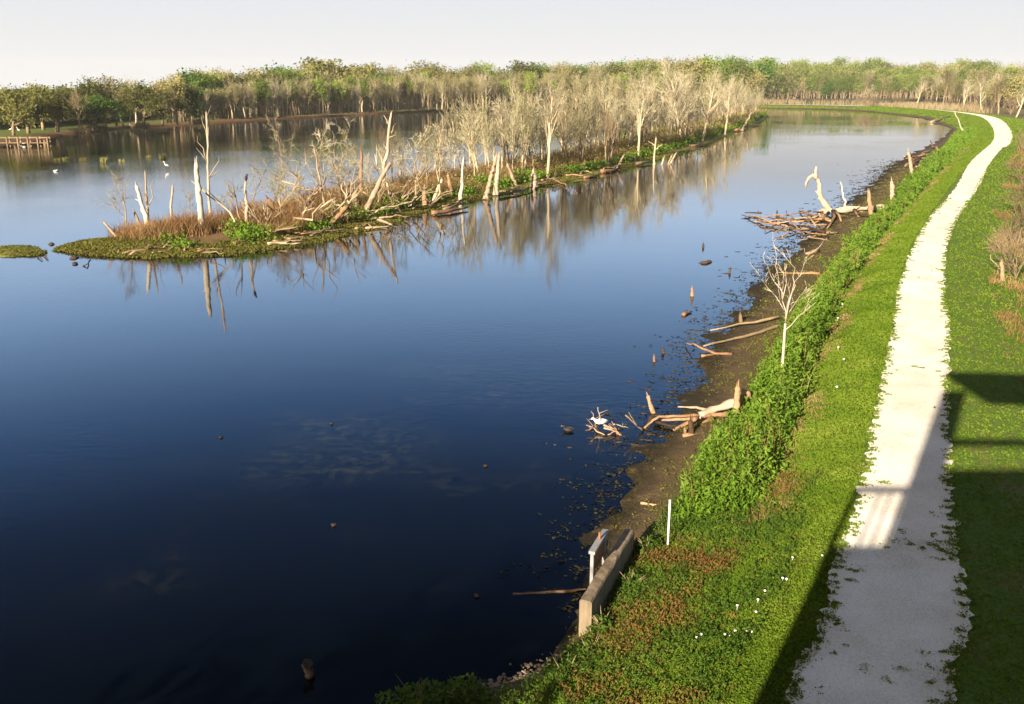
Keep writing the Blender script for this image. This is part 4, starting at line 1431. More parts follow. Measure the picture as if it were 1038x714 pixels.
snag('snag', (663, 166), (665, 140), .14, .07, 'bark_pale', 'thin dead pole at the waterline left of the paired sticks', 'snag', gs, fork=[(.8, 657, 143, .07), (.7, 672, 146, .06)])
snag('snag', (677, 165), (681, 158), .13, .10, 'bleached', 'left one of the paired sticks at the waterline', 'snag', gs, stubs=0)
snag('snag', (679, 165), (685, 156), .13, .10, 'bleached', 'right one of the paired sticks at the waterline', 'snag', gs, stubs=0)
snag('snag', (671, 165), (673, 160), .13, .10, 'bleached', 'short stick left of the paired sticks at the waterline', 'snag', gs, stubs=0)
snag('snag', (693, 145), (698, 131), .40, .22, 'bleached', 'thick pale broken stem leaning on the tallest island tree', 'snag', gs, stubs=0)
snag('snag', (752, 132), (762, 114), .30, .16, 'bleached', 'pale leaning snag near the far tip of the island', 'snag', gs, stubs=0)
snag('snag', (125, 244), (105, 225), .10, .06, 'driftwood', 'brown stick leaning far left over the island tip', 'snag', gs, stubs=0)
snag('snag', (1019, 297), (1015, 266), .12, .09, 'bark_tan', 'short pale dead trunk among the brush right of the path', 'snag', z=.35, stubs=1)
snag('snag', (1028, 290), (1004, 258), .04, .015, 'bleached', 'thin arching dead stem by the short dead trunk right of the path', 'snag', z=.35, stubs=0, wob=.03)
log('fallen_stick', [(1016, 320), (1024, 325), (1036, 331)], .05, 'bleached', 'pale stick lying in the grass at the right edge', 'stick', zs=[.5, .45, .45])
for k in range(60):
    px = random.uniform(250, 440)
    py = np.interp(px, [258, 330, 420], [232, 222, 204]) - abs(random.gauss(0, 4)) + 4
    b = P(px, py, .45)
    m = MB()
    d_ = Vector((random.uniform(-1, 1), random.uniform(-.5, .5), random.uniform(.05, .7))).normalized() * random.uniform(1.2, 4.2)
    r_ = random.uniform(.045, .11)
    pts = limb_pts(Vector((0, 0, -.1)), d_, 5, .06)
    m.tube(pts, [r_ * (1 - .7 * i / 5) for i in range(6)], 6)
    for j in range(3):
        i = random.randint(2, 4)
        e = d_ * random.uniform(.2, .4) + Vector((random.uniform(-.5, .5), random.uniform(-.4, .4), random.uniform(-.1, .5)))
        m.tube([pts[i], pts[i] + e * .5, pts[i] + e], [r_ * .5, r_ * .3, r_ * .12], 5)
    o = m.build('dead_branch', M[random.choice(['bleached', 'bark_tan', 'bark_pale'])])
    o.location = b
    tag(o, 'grey dead branch sticking out of the tangle on the near island shore', 'branch', 'dead branches tangled on the near island shore')
for k in range(46):
    sx = random.uniform(.06, .75)
    b = isl_pt(sx, random.uniform(.02, .2)) + Vector((0, 0, .12))
    m = MB()
    a_n = random.gauss(.9, .6)
    L_ = random.uniform(.6, 2.2) * (1 + sx)
    r_ = random.uniform(.03, .07) * (1 + 1.3 * sx)
    d_ = Vector((math.cos(a_n), math.sin(a_n), random.uniform(-.02, .16))) * L_
    pts = limb_pts(Vector((0, 0, 0)), d_, 5, .05)
    m.tube(pts, [r_ * (1 - .6 * i / 5) for i in range(6)], 6)
    i = random.randint(1, 4)
    m.tube([pts[i], pts[i] + Vector((random.uniform(-.4, .4), random.uniform(-.4, .4), random.uniform(.05, .4)))], [r_ * .5, r_ * .15], 4)
    o = m.build('shore_stick', M[random.choice(['bleached', 'driftwood', 'bark_tan', 'bark_dark'])])
    o.location = b
    tag(o, 'weathered stick washed up on the mossy edge of the island', 'stick', 'sticks washed up on the island edge')
gl2 = 'logs and branches lying on the island'
log('fallen_log', [(193, 253), (218, 252), (245, 253)], .09, 'bleached', 'pale straight log lying on the mossy shore below the thick white trunk', 'log', z=.12, group=gl2, branches=[(220, 252, .12, 228, 244, .5, .04) and (220, 252, .12, .04)] if False else None)
log('fallen_log', [(257, 231), (276, 236), (295, 242)], .09, 'bleached', 'pale log slanting down to the shore right of the knob topped post', 'log', z=.3, group=gl2)
log('fallen_branch', [(300, 190), (330, 197), (371, 200)], .13, 'bleached', 'long pale branch lying level in front of the stump tangle', 'log', zs=[1.5, 1.2, .9], group=gl2, branches=[(330, 197, 1.2, 312, 178, 2.2, .05)[:3] and [0]] if False else None)
log('fallen_branch', [(280, 181), (310, 192), (345, 199)], .09, 'bleached', 'upper pale branch slanting across the brush', 'log', zs=[2.2, 1.7, 1.1], group=gl2)
log('fallen_log', [(298, 226), (330, 217)], .10, 'bleached', 'pale pole resting on the weeds left of the short leaning trunk', 'log', zs=[.35, .7], group=gl2)
log('fallen_log', [(271, 219), (296, 215), (318, 211)], .08, 'bleached', 'thin pale pole behind the thick brown broken trunk', 'log', zs=[.5, .6, .7], group=gl2)
log('fallen_log', [(378, 221), (397, 228)], .15, 'bleached', 'short white log on the moss right of the leaning pale trunk', 'log', z=.2, group=gl2)
log('fallen_log', [(300, 232), (322, 231)], .07, 'bark_tan', 'thin brown stick lying on the mossy shore', 'log', z=.2, group=gl2)
log('fallen_log', [(172, 236), (190, 235)], .06, 'bleached', 'thin pale stick lying between the two near snags', 'log', z=.4, group=gl2)
log('fallen_log', [(438, 216), (455, 214), (474, 210)], .17, 'driftwood', 'brown rotten log on the shore below the white post snag', 'log', z=.2, group=gl2)
log('fallen_log', [(450, 212), (470, 207)], .12, 'bark_dark', 'dark branch lying above the brown rotten log', 'log', z=.35, group=gl2)
log('fallen_log', [(506, 197), (525, 194), (540, 190)], .12, 'bark_dark', 'dark log on the shore right of the split white pair', 'log', z=.25, group=gl2)
log('fallen_log', [(609, 174), (620, 173), (628, 170)], .24, 'driftwood', 'reddish log on the shore below the bright crooked trunk', 'log', z=.2, group=gl2)
log('fallen_log', [(592, 180), (605, 178)], .13, 'driftwood', 'short reddish log at the water left of the reddish shore log', 'log', z=.1, group=gl2)
log('fallen_log', [(645, 166), (662, 163)], .2, 'bark_dark', 'dark log behind the thin dead pole', 'log', z=.3, group=gl2)
log('fallen_log', [(700, 148), (713, 146)], .22, 'driftwood', 'brown log at the waterline under the tallest island tree', 'log', z=.2, group=gl2)
log('fallen_log', [(746, 132), (757, 128), (770, 125)], .25, 'driftwood', 'brown log on the far tip of the island', 'log', z=.3, group=gl2)
log('fallen_log', [(124, 241), (140, 238)], .07, 'bark_tan', 'brown stick lying across the mossy left tip', 'log', z=.25, group=gl2)
log('fallen_log', [(556, 181), (566, 184), (574, 188)], .12, 'driftwood', 'brown roots running into the water left of the thick smooth stub', 'log', z=.15, group=gl2, branches=[[(556, 181, .2), (562, 179, .5), (568, 177, .8), .06]] if False else None)
# bird-like knob on the slim post
kb = P(250, 237, .2)
kt = A(249.2, 182, kb.y)
m = MB(); m.tube([(0, 0, -.1), (.02, 0, .06), (.04, 0, .2), (.10, 0, .30), (.16, 0, .32)], [.05, .10, .09, .055, .02], 8)
o = m.build('perched_bird', M['dark_feather']); o.location = kt
tag(o, 'small dark bird perched on the slim post like snag', 'bird')
m = MB(); m.tube([(0, 0, 0), (-.08, 0, -.16)], [.04, .02], 5); m.build('tail', M['dark_feather'], o)

# ------------------------------------------------------------------ driftwood tree and brush pile on the near shore (middle distance)
random.seed(12)
o0 = P(840, 216, .15)


def dp(x, y, dy=0.):
    return A(x, y, o0.y + dy) - o0


root = empty('driftwood_tree', o0)
tag(root, 'large bleached fallen tree with one crooked upright limb lying on the muddy shore', 'fallen tree')
m = MB()
lp = [dp(830, 217, -.3), dp(842, 214), dp(858, 212.5, .2), dp(880, 211.5, .4), dp(897, 210, .5), dp(908, 209, .6)]
f2 = []
for a, b in zip(lp[:-1], lp[1:]): f2 += limb_pts(a, b, 3, .03)[:-1]
f2.append(lp[-1])
m.tube(f2, [.23 + .07 * math.sin(i * 1.3) - .006 * i for i in range(len(f2))], 10, rough=.15)
for k in range(3):
    a = dp(852 + k * 14, 213, .1)
    m.tube([a, a + Vector((random.uniform(-.3, .3), random.uniform(-.5, 0), random.uniform(.2, .4)))], [.07, .03], 5)
m.build('trunk', M['bleached'], root)
m = MB()
up = [dp(842, 215), dp(838, 209), dp(833, 202.5), dp(830.5, 196), dp(830.8, 190), dp(829.5, 184), dp(826.5, 179), dp(826.8, 174), dp(827.5, 169)]
f2 = []
for a, b in zip(up[:-1], up[1:]): f2 += limb_pts(a, b, 3, .03)[:-1]
f2.append(up[-1])
m.tube(f2, [max(.24 - .0068 * i + .025 * math.sin(i * 2.1), .06) for i in range(len(f2))], 9, rough=.13)
sp_ = [dp(828.5, 182), dp(823.5, 177.5), dp(819.5, 180.5), dp(817.3, 186), dp(816.8, 191.5)]
m.tube(sp_, [.15, .14, .12, .10, .035], 7)
m.tube([dp(831, 194), dp(828, 195), dp(826.5, 194)], [.09, .07, .03], 6)
m.build('crooked_limb', M['bleached'], root)
for a in ([(844, 214), (846, 220), (842, 227), (838, 232)], [(846, 214), (851, 219), (853, 226)], [(840, 216), (834, 222), (826, 226)], [(866, 213), (869, 218), (872, 222)]):
    m = MB()
    pts = [P(x, y, .35 * (1 - k / (len(a) - 1)) + .03) - o0 for k, (x, y) in enumerate(a)]
    m.tube(pts, [.14 * (1 - .7 * k / (len(pts) - 1)) for k in range(len(pts))], 6)
    m.build('root', M['driftwood'], root)
# brush pile of drift sticks around it: every stick lies free
gs2 = 'drift sticks piled at the big fallen tree'
spec_ = [((752, 218), (775, 222), .06), ((755, 216), (772, 216), .08), ((762, 221), (790, 227), .07), ((770, 224), (800, 231), .06), ((764, 225), (792, 223), .05), ((778, 220), (812, 226), .09), ((790, 219), (818, 232), .07), ((795, 225), (836, 236), .10),
         ((800, 231), (840, 236), .08), ((804, 222), (836, 220), .09), ((810, 214), (833, 222), .08), ((812, 228), (838, 228), .07), ((786, 235), (806, 230), .05), ((784, 245), (801, 237), .05), ((775, 231), (795, 229), .05), ((815, 219), (842, 224), .10), ((806, 236), (838, 238), .05), ((818, 240), (850, 235), .05), ((824, 215), (840, 222), .07), ((800, 217), (822, 214), .06), ((783, 226), (815, 224), .06), ((797, 214), (806, 224), .06), ((820, 213), (827, 229), .05), ((772, 219), (799, 218), .05), ((812, 243), (840, 240), .05), ((855, 216), (885, 219), .08), ((870, 214), (900, 216), .07), ((862, 222), (882, 224), .06)]
words = ['thin', 'short', 'brown', 'long', 'dark', 'thick', 'forked', 'wet']
for k, (a, b, r_) in enumerate(spec_):
    m = MB()
    qa, qb = P(a[0], a[1], random.uniform(.02, .25)), P(b[0], b[1], random.uniform(.08, .4))
    pts = limb_pts(Vector((0, 0, 0)), qb - qa, 5, .05)
    m.tube(pts, [r_ * (.5 + .5 * i / 5) for i in range(6)], 6)
    for j in range(2):
        i = random.randint(1, 4)
        d_ = Vector((random.uniform(-1, .3), random.uniform(-.8, .8), random.uniform(-.1, .5))) * random.uniform(.25, .6)
        m.tube([pts[i], pts[i] + d_], [r_ * .5, r_ * .15], 4)
    o = m.build('drift_stick', M[random.choice(['driftwood', 'driftwood', 'wet_shaded_wood', 'bark_tan'])])
    o.location = qa
    tag(o, 'brown drift stick in the heap at the foot of the big bleached fallen tree', 'stick', gs2)
snag('post', (905.5, 212), (904, 187), .20, .17, 'bleached', 'short thick wooden post at the right end of the big fallen tree', 'post', z=.4, stubs=0)
snag('snag', (884, 220), (880.5, 194), .17, .12, 'driftwood', 'leaning wooden stake in front of the big fallen tree trunk', 'snag', z=.25, stubs=1)
snag('snag', (858, 209), (852, 185), .08, .04, 'white_bark', 'thin white stick rising behind the big fallen tree', 'snag', z=.1, stubs=0, wob=.015)
snag('stub', (787.5, 221), (787.6, 214), .08, .05, 'wet_shaded_wood', 'dark upright stub in the water at the heap of drift sticks', 'stub', z=0, stubs=0)

# second heap further along
m0 = P(935, 166, .1)
snag('snag', (925.5, 178), (921, 154), .22, .13, 'bleached', 'pale broken post before the farther heap of drift wood', 'snag', z=.3, stubs=0)
for k in range(16):
    xa, ya = random.uniform(915, 940), random.uniform(158, 170)
    xb, yb = xa + random.uniform(8, 16), ya + random.uniform(-6, 1)
    qa, qb = P(xa, ya, random.uniform(.05, .5)), P(xb, yb, random.uniform(.2, .9))
    m = MB()
    pts = limb_pts(Vector((0, 0, 0)), qb - qa, 5, .05)
    m.tube(pts, [random.uniform(.07, .14)] * 5 + [.04], 6)
    o = m.build('drift_stick', M[random.choice(['driftwood', 'wet_shaded_wood', 'bark_tan'])])
    o.location = qa
    tag(o, 'brown stick in the farther heap of drift wood beyond the pale broken post', 'stick', 'drift sticks in the farther heap')
snag('snag', (978, 137), (968, 114), .16, .07, 'white_bark', 'slim pale pole leaning left over the water near the path bend', 'snag', z=.3, stubs=0, wob=.012)
log('fallen_log', [(944, 124), (953, 121), (964, 118)], .32, 'bleached', 'pale log on the shore left of the leaning pole', 'log', zs=[.2, .6, .9])
log('fallen_log', [(950, 152), (945, 148), (943, 143)], .15, 'driftwood', 'small brown log by the far waterline above the farther heap', 'log', z=.3)
# fallen brushy tree on the far levee
q = P(877, 110, .6)
plant('airy', q, 8.5, 'brushy tan fallen tree heaped on the far levee bank', 'fallen tree', wide=1.1, variant=0)
plant('airy', P(871, 110.3, .5), 5.5, 'tan brush spilling left from the fallen tree on the far levee', 'fallen tree', wide=1.8, variant=1)
plant('shrub', P(881, 110, .6), 6.5, 'tan brush right of the fallen tree on the far levee', 'fallen tree', wide=1.4, variant=1)

# ------------------------------------------------------------------ driftwood, sticks and stumps of the near shore
random.seed(21)
o0 = P(721, 416, .25)
root = empty('driftwood_tree', o0)
tag(root, 'sunlit orange brown fallen tree lying from the weeds across the mud into the water', 'fallen tree')


def part_limb(name, pts3, r, mat, taper=.6):
    m = MB()
    pp_ = [P(*c) - o0 for c in pts3]
    f2 = []
    for a, b in zip(pp_[:-1], pp_[1:]): f2 += limb_pts(a, b, 3, .025)[:-1]
    f2.append(pp_[-1])
    k = len(f2)
    m.tube(f2, [r * (1 - taper * i / (k - 1)) * random.uniform(.8, 1.2) for i in range(k)], 9, squash=.8, rough=.15)
    m.build(name, M[mat], root)


part_limb('trunk', [(752, 407, .55), (735, 411.5, .45), (721, 416, .35), (708, 422, .25)], .15, 'bleached', .25)
part_limb('limb', [(708, 421, .28), (690, 422, .3), (668, 422.5, .3), (660, 428, .15), (652, 435, .02)], .07, 'driftwood')
part_limb('limb', [(738, 420, .35), (722, 421, .25), (706, 423.5, .2)], .10, 'driftwood', .3)
part_limb('limb', [(706, 424, .22), (695, 430, .12), (683, 436, .05)], .08, 'driftwood')
part_limb('limb', [(704, 424, .15), (686, 425, .12), (666, 426, .08)], .08, 'driftwood')
part_limb('limb', [(664, 427, .1), (676, 431, .08), (690, 433.5, .08)], .09, 'wet_shaded_wood')
part_limb('limb', [(718, 416, .3), (706, 413, .3), (687, 412.5, .3)], .06, 'bleached')
part_limb('limb', [(722, 424, .2), (714, 428, .12), (708, 431, .06)], .08, 'driftwood')
snag('stump', (746, 421), (748, 392), .10, .07, 'driftwood', 'upright brown split stake beside the orange brown fallen tree at the weeds', 'stump', z=.75, stubs=1)
o0h = P(752, 411, .8)
m = MB()
pts = [A(x, y, o0h.y) - o0h for x, y in [(750.5, 412), (750.5, 403), (753, 397), (757, 398.5), (760, 404)]]
m.tube(pts, [.13, .14, .14, .11, .06], 9, rough=.15)
o = m.build('hooked_stump', M['driftwood']); o.location = o0h
tag(o, 'hooked brown stump curling over behind the split stake', 'stump')
snag('stump', (701, 440), (700.5, 427), .10, .07, 'wet_shaded_wood', 'dark wet stump under the orange brown fallen tree', 'stump', z=.08, stubs=1)
log('fallen_log', [(692, 443), (710, 441), (732, 440.5)], .10, 'driftwood', 'split brown log on the mud just below the orange brown fallen tree', 'log', zs=[.06, .1, .2], branches=[[(705, 441, .1), (715, 445, .08), (726, 441, .15), .06]])
snag('stub', (694.5, 440), (694.5, 434), .05, .04, 'driftwood', 'short peg at the left end of the split brown log', 'stub', z=.08, stubs=0)
snag('stump', (665, 418.5), (656.5, 401.5), .085, .05, 'driftwood', 'orange brown broken stump leaning left out of the water', 'stump', z=0, stubs=0)
log('forked_stick', [(652, 437), (644, 430), (634, 421)], .035, 'bleached', 'pale forked stick poking from the water left of the fallen tree', 'stick', zs=[0, .3, .6], branches=[[(646, 432, .25), (641, 424, .55), (637, 418, .75), .022]])
log('fallen_branch', [(742, 359), (725, 358.5), (713, 354), (703, 348.5), (695, 349.5)], .055, 'driftwood', 'curved orange branch lying across the mud into the water', 'branch', zs=[.12, .12, .2, .3, .05])
log('fallen_log', [(793, 329), (770, 337), (745, 343), (713, 351)], .08, 'bark_tan', 'long brown log running down the mud to the curved orange branch', 'log', zs=[.35, .25, .15, .08])
log('fallen_log', [(789, 321), (765, 327), (720, 335)], .065, 'bark_tan', 'thin long brown log on the mud above the long brown log', 'log', zs=[.35, .2, .05])
log('fallen_log', [(711, 361), (725, 359.5)], .06, 'driftwood', 'short orange stick just below the curved orange branch', 'stick', z=.05)
log('fallen_log', [(831, 277.5), (805, 277), (788, 276.5)], .07, 'driftwood', 'straight orange log lying level on the mud beyond the sapling', 'log', zs=[.3, .2, .08])
log('fallen_log', [(829, 254.5), (817, 257.5)], .14, 'driftwood', 'short thick brown log on the mud below the big fallen tree', 'log', z=.22)
log('drift_stick', [(650, 510), (662, 512), (675, 513), (688, 511)], .035, 'driftwood', 'thin crooked orange stick lying on the mud behind the white post', 'stick', zs=[.1, .14, .14, .2])
snag('stump', (752, 326), (750.5, 319), .09, .06, 'bark_tan', 'small dark stump at the waterline right of the floating wood', 'stump', z=.06, stubs=0)
snag('stump', (702, 300), (701.5, 292), .11, .05, 'driftwood', 'pointed brown stump standing in open water off the near shore', 'stump', z=0, stubs=0)
log('floating_wood', [(692.5, 319), (701, 316)], .08, 'driftwood', 'flat orange piece of wood floating below the pointed stump', 'driftwood', z=.05)
snag('stump', (673.5, 358), (672, 353.5), .06, .05, 'wet_shaded_wood', 'small black stub in the water above the reddish stub', 'stump', z=0, stubs=0)
snag('stump', (663.3, 366.5), (663, 361), .05, .035, 'driftwood', 'small reddish stub in the water left of the mud', 'stump', z=0, stubs=0)
snag('stump', (739, 277), (740, 273), .08, .05, 'wet_shaded_wood', 'small dark stub in open water near the sapling top', 'stump', z=0, stubs=0)
snag('stump', (713, 251), (713, 247.5), .08, .05, 'wet_shaded_wood', 'farthest tiny dark stub in the open water', 'stump', z=0, stubs=0)
snag('stump', (314, 686), (312.5, 671), .085, .08, 'wet_shaded_wood', 'rotten piling coloured dark for shade, standing in black water at the bottom left', 'stump', z=0, stubs=0, jag=False)  # shade over the piling is put into its dark wood colour
log('floating_log', [(520, 604), (545, 602.5), (572, 600), (594, 597)], .055, 'driftwood', 'thin floating log with an orange tip pointing at the concrete wall', 'log', zs=[-.05, -.03, .0, .04])
for px, py, lb in [(714, 267, 'left one of two dark lumps floating side by side'), (718.5, 266, 'right one of two dark lumps floating side by side'), (224, 444, 'small brown scrap floating alone at left of the lake'), (338, 533, 'small dark scrap floating in the dark water'), (336, 430, 'thin twig scrap floating in mid lake'), (615, 420, 'small round brown knob above the stick tangle'), (492, 473, 'tiny dark scrap floating left of the coot'), (75, 262, 'dark clump floating at the left tip of the island'), (76, 268, 'dark bark floating below the clump at the left tip'), (52, 248, 'tiny dark lump between islet and island'), (858, 206, 'dark lump in the water behind the big fallen tree'), (483, 605, 'tiny dark scrap left of the thin floating log')]:
    c = P(px, py)
    m = MB()
    s = .09 if py > 300 else .16
    if py > 400: s = .045
    m.blob((0, 0, .02), (s * 1.5, s, s * .6), 9, 6, .25)
    m.tube([(-s, 0, .02), (s * .6, s * .4, .05), (s * 2, s * .2, .03)], [s * .3, s * .25, s * .08], 5)
    o = m.build('floating_debris', M['wet_shaded_wood']); o.location = c; o.rotation_euler = (0, 0, random.uniform(0, 6))
    tag(o, lb, 'debris', 'scraps of bark and wood floating on the lake')
for (a, b, lb) in [((38, 262), (43, 265), 'left bent twig by the islet'), ((45, 261), (49, 264), 'right bent twig by the islet'), ((84, 270), (92, 263), 'bent twig rising by the left tip of the island')]:
    log('twig', [a, ((a[0] + b[0]) / 2, a[1] - 2), b], .04, 'wet_shaded_wood', lb, 'twig', zs=[0, .12, .02])

# stick tangle with the white bird
c = P(612, 436)
root = empty('stick_tangle', c)
tag(root, 'tangle of dead sticks in the water carrying a white bird', 'branches')
for (xa, ya, za, xb, yb, zb, r_) in [(607, 437, .0, 599, 417, .5, .02), (610, 430, .15, 606, 413, .7, .022), (606, 431, .2, 597, 433, .25, .02), (612, 434, .15, 630, 440, .0, .03), (626, 441, .0, 620, 427, .4, .025), (622, 430, .25, 637, 434, .1, .02), (613, 441, .0, 594, 431, .2, .025), (612, 431, .25, 628, 437, .05, .035), (616, 441, 0, 628, 434, .15, .02), (600, 434, .02, 594, 437, .0, .025), (630, 442, 0, 616, 432, .2, .03)]:
    m = MB()
    a, b = P(xa, ya, za) - c, P(xb, yb, zb) - c
    pts = limb_pts(a, b, 5, .05)
    m.tube(pts, [r_ * (1 - .6 * i / 5) for i in range(6)], 6)
    d_ = Vector((random.uniform(-.3, .3), random.uniform(-.2, .2), random.uniform(.05, .25)))
    m.tube([pts[3], pts[3] + d_], [r_ * .5, r_ * .2], 4)
    m.build('stick', M['bleached' if za > .1 else 'driftwood'], root)


def bird(loc, rz, s, body_mat, label, style, group=None):
    """body and neck in one skin; beak and legs are children"""
    m = MB()
    if style == 'sit':
        m.tube([(-.34, 0, .10), (-.22, 0, .10), (-.08, 0, .11), (.08, 0, .12), (.2, 0, .14), (.26, 0, .2), (.30, 0, .26), (.36, 0, .28), (.42, 0, .27)], [.015, .075, .12, .125, .085, .045, .04, .048, .02], 10, squash=.95)
        bk, hd = ((.41, 0, .272), (.52, 0, .25)), None
    elif style == 'stand':
        m.tube([(-.3, 0, .42), (-.16, 0, .47), (0, 0, .52), (.13, 0, .58), (.2, 0, .68), (.16, 0, .78), (.2, 0, .88), (.27, 0, .92), (.33, 0, .91)], [.015, .075, .105, .08, .04, .03, .028, .04, .018], 10)
        bk = ((.32, 0, .912), (.46, 0, .89))
    else:
        m.tube([(-.22, 0, .10), (-.15, 0, .07), (-.02, 0, .06), (.10, 0, .06), (.17, 0, .09), (.19, 0, .16), (.21, 0, .21), (.26, 0, .22), (.29, 0, .215)], [.01, .07, .105, .095, .05, .035, .045, .04, .02], 10)
        bk = ((.285, 0, .215), (.35, 0, .205))
    m.v = [(x * s, y * s, z * s) for x, y, z in m.v]
    o = m.build('bird', body_mat)
    o.location = loc
    o.rotation_euler = (0, 0, rz)
    tag(o, label, 'bird', group)
    b = MB(); b.tube([Vector(bk[0]) * s, Vector(bk[1]) * s], [.018 * s, .004 * s], 6); b.build('beak', M['beak'], o)
    if style == 'stand':
        for y in (-.05, .05):
            b = MB(); b.tube([Vector((0, y, .48)) * s, Vector((-.02, y, .24)) * s, Vector((.01, y, -.02)) * s, Vector((.08, y, -.03)) * s], [.014 * s, .011 * s, .010 * s, .006 * s], 5); b.build('leg', M['dark_cloth'], o)
    else:
        for y in (-.125, .125):
            b = MB(); b.tube([Vector((.10, y * .72, .12)) * s, Vector((-.05, y * .95, .13)) * s, Vector((-.3, y * .4, .12)) * s], [.04 * s, .05 * s, .01 * s], 7); b.build('wing', body_mat, o)
    return o


bird(P(609, 430, .14), R(200), .72, M['feather'], 'white bird resting on the tangle of sticks', 'sit')
bird(P(576, 437), R(165), .62, M['dark_feather'], 'dark coot swimming left of the stick tangle', 'swim')
bird(P(56, 174), R(0), .65, M['feather'], 'white bird on the open water of the left bay', 'sit', 'white birds in the far bay')
bird(P(169, 172), R(180), .95, M['feather'], 'white wading bird standing in the bay behind the island tip', 'stand', 'white birds in the far bay')
bird(P(11, 134, .5), R(20), 1.0, M['feather'], 'leftmost white bird on the shore behind the pier', 'stand', 'white birds at the pier')
bird(P(19, 135, .5), R(160), 1.15, M['feather'], 'largest white bird on the shore, middle of three behind the pier', 'stand', 'white birds at the pier')
bird(P(23.5, 135.5, .45), R(10), .9, M['feather'], 'rightmost small white bird on the shore behind the pier', 'sit', 'white birds at the pier')
bird(P(24, 146, .15), R(180), 1.1, M['feather'], 'white bird in the water among the pier posts', 'sit', 'white birds at the pier')

# ------------------------------------------------------------------ pier on the far left shore
pz = P(30, 147).y
root = empty('wooden_pier', P(0, 148.5))
tag(root, 'low weathered wooden pier with posts and a rail at the far left shore', 'pier')
r0 = root.location
Yp = r0.y
xs = [A(x, 147, Yp).x for x in (-25, -8, 9, 20, 30, 40, 50)]
m = MB(); m.box(((xs[0] + xs[-1]) / 2 - r0.x, 0, .55), (xs[-1] - xs[0], .9, .14)); m.build('deck', M['pier_wood'], root, False)
m = MB(); m.box(((xs[0] + xs[-1]) / 2 - r0.x, -.4, 1.32), (xs[-1] - xs[0], .10, .14)); m.build('rail', M['pier_wood'], root, False)
m = MB(); m.box(((xs[0] + xs[-1]) / 2 - r0.x, .4, 1.32), (xs[-1] - xs[0], .10, .14)); m.build('rail', M['pier_wood'], root, False)
for x in xs:
    for y in (-.47, .47):
        m = MB(); m.box((x - r0.x, y, .5), (.18, .18, 1.9)); m.build('post', M['pier_wood'], root, False)

# ------------------------------------------------------------------ sapling with white trunk
random.seed(33)
b = P(793, 388, .95)


def sp3(x, y, dy=0.): return A(x, y, b.y + dy) - b


root = empty('young_tree', b)
tag(root, 'slim leafless young tree with a white trunk growing out of the weeds', 'tree')
m = MB()
tr = [Vector((0, 0, -.9)), Vector((0, 0, -.2)), sp3(793, 375), sp3(794.5, 350), sp3(796, 328)]
m.tube(tr, [.055, .05, .045, .038, .03], 9)
m.build('trunk', M['white_bark'], root)
m = MB()


def twg(pts, r, lvl=0):
    f2 = []
    for a, c in zip(pts[:-1], pts[1:]): f2 += limb_pts(a, c, 2, .05)[:-1]
    f2.append(pts[-1])
    k = len(f2)
    m.tube(f2, [max(r * (1 - .85 * i / (k - 1)), .005) for i in range(k)], 5)
    if lvl < 2:
        for _ in range(4 if lvl == 0 else 2):
            i = random.randint(1, k - 1)
            d_ = (f2[i] - f2[i - 1]).normalized()
            sd = Vector((random.uniform(-1, 1), random.uniform(-1, 1), random.uniform(0, .6)))
            e = f2[i] + (d_ * .9 + sd * .8) * random.uniform(.18, .42) * (1 if lvl == 0 else .6)
            twg([f2[i], e], r * .35, lvl + 1)


for pts in ([(796, 328), (793, 305), (789, 285), (786, 270), (787, 258)], [(796, 328), (799, 310), (806, 290), (806, 272), (797, 262)], [(795.5, 335), (806, 325), (815, 317), (820, 308)], [(795, 315), (786, 300), (778, 292), (772, 283)], [(798, 312), (803, 296), (812, 278), (816, 262)], [(795, 300), (785, 286), (779, 272), (775, 266)], [(797, 322), (803, 312), (811, 300)], [(793, 305), (797, 288), (797, 275)]):
    twg([sp3(x, y, random.uniform(-.25, .25) * (k > 0)) for k, (x, y) in enumerate(pts)], .018)
m.build('crown', M['white_bark'], root)
q = np.array([tuple(sp3(random.uniform(770, 820), random.uniform(262, 312), random.uniform(-.4, .4))) for _ in range(70)])
v_, i_ = leaf_quads(q, .06, .5, .3)
tag(np_mesh('leaf_buds', v_, 4, i_, M['leaf_spring'], root), kind='stuff')

# ------------------------------------------------------------------ concrete wall with gate frame, white post
wn = P(592.5, 655)                       # near end at the waterline
wf = P(637, 560, .25)
d_ = (wf - wn); d_.z = 0
Lw = d_.length
ang = math.atan2(d_.y, d_.x)
top_n = A(592, 609, wn.y).z
root = empty('concrete_wall', (wn.x, wn.y, 0), ang)
tag(root, 'weathered concrete retaining wall at the water edge with a metal gate frame', 'wall')
m = MB()
nseg = 14
tw = .22
zt0, zt1 = top_n, A(636, 537, wf.y).z
sec = []
for i in range(nseg + 1):
    x = Lw * i / nseg
    zt = zt0 + (zt1 - zt0) * i / nseg
    jx = .006
    for (y, z) in ((-tw / 2, -.7), (-tw / 2, zt - .025), (-tw / 2 + .025, zt), (tw / 2 - .025, zt), (tw / 2, zt - .025), (tw / 2, -.7)):
        m.v.append((x, y + random.gauss(0, jx * .5), z + (random.gauss(0, jx) if z > 0 else 0)))
for i in range(nseg):
    for k in range(6):
        k2 = (k + 1) % 6
        m.f.append((i * 6 + k, i * 6 + k2, (i + 1) * 6 + k2, (i + 1) * 6 + k))
m.f.append((0, 1, 2, 3, 4, 5)); m.f.append(tuple(nseg * 6 + k for k in range(6))[::-1])
m.build('wall_slab', M['concrete'], root, False)
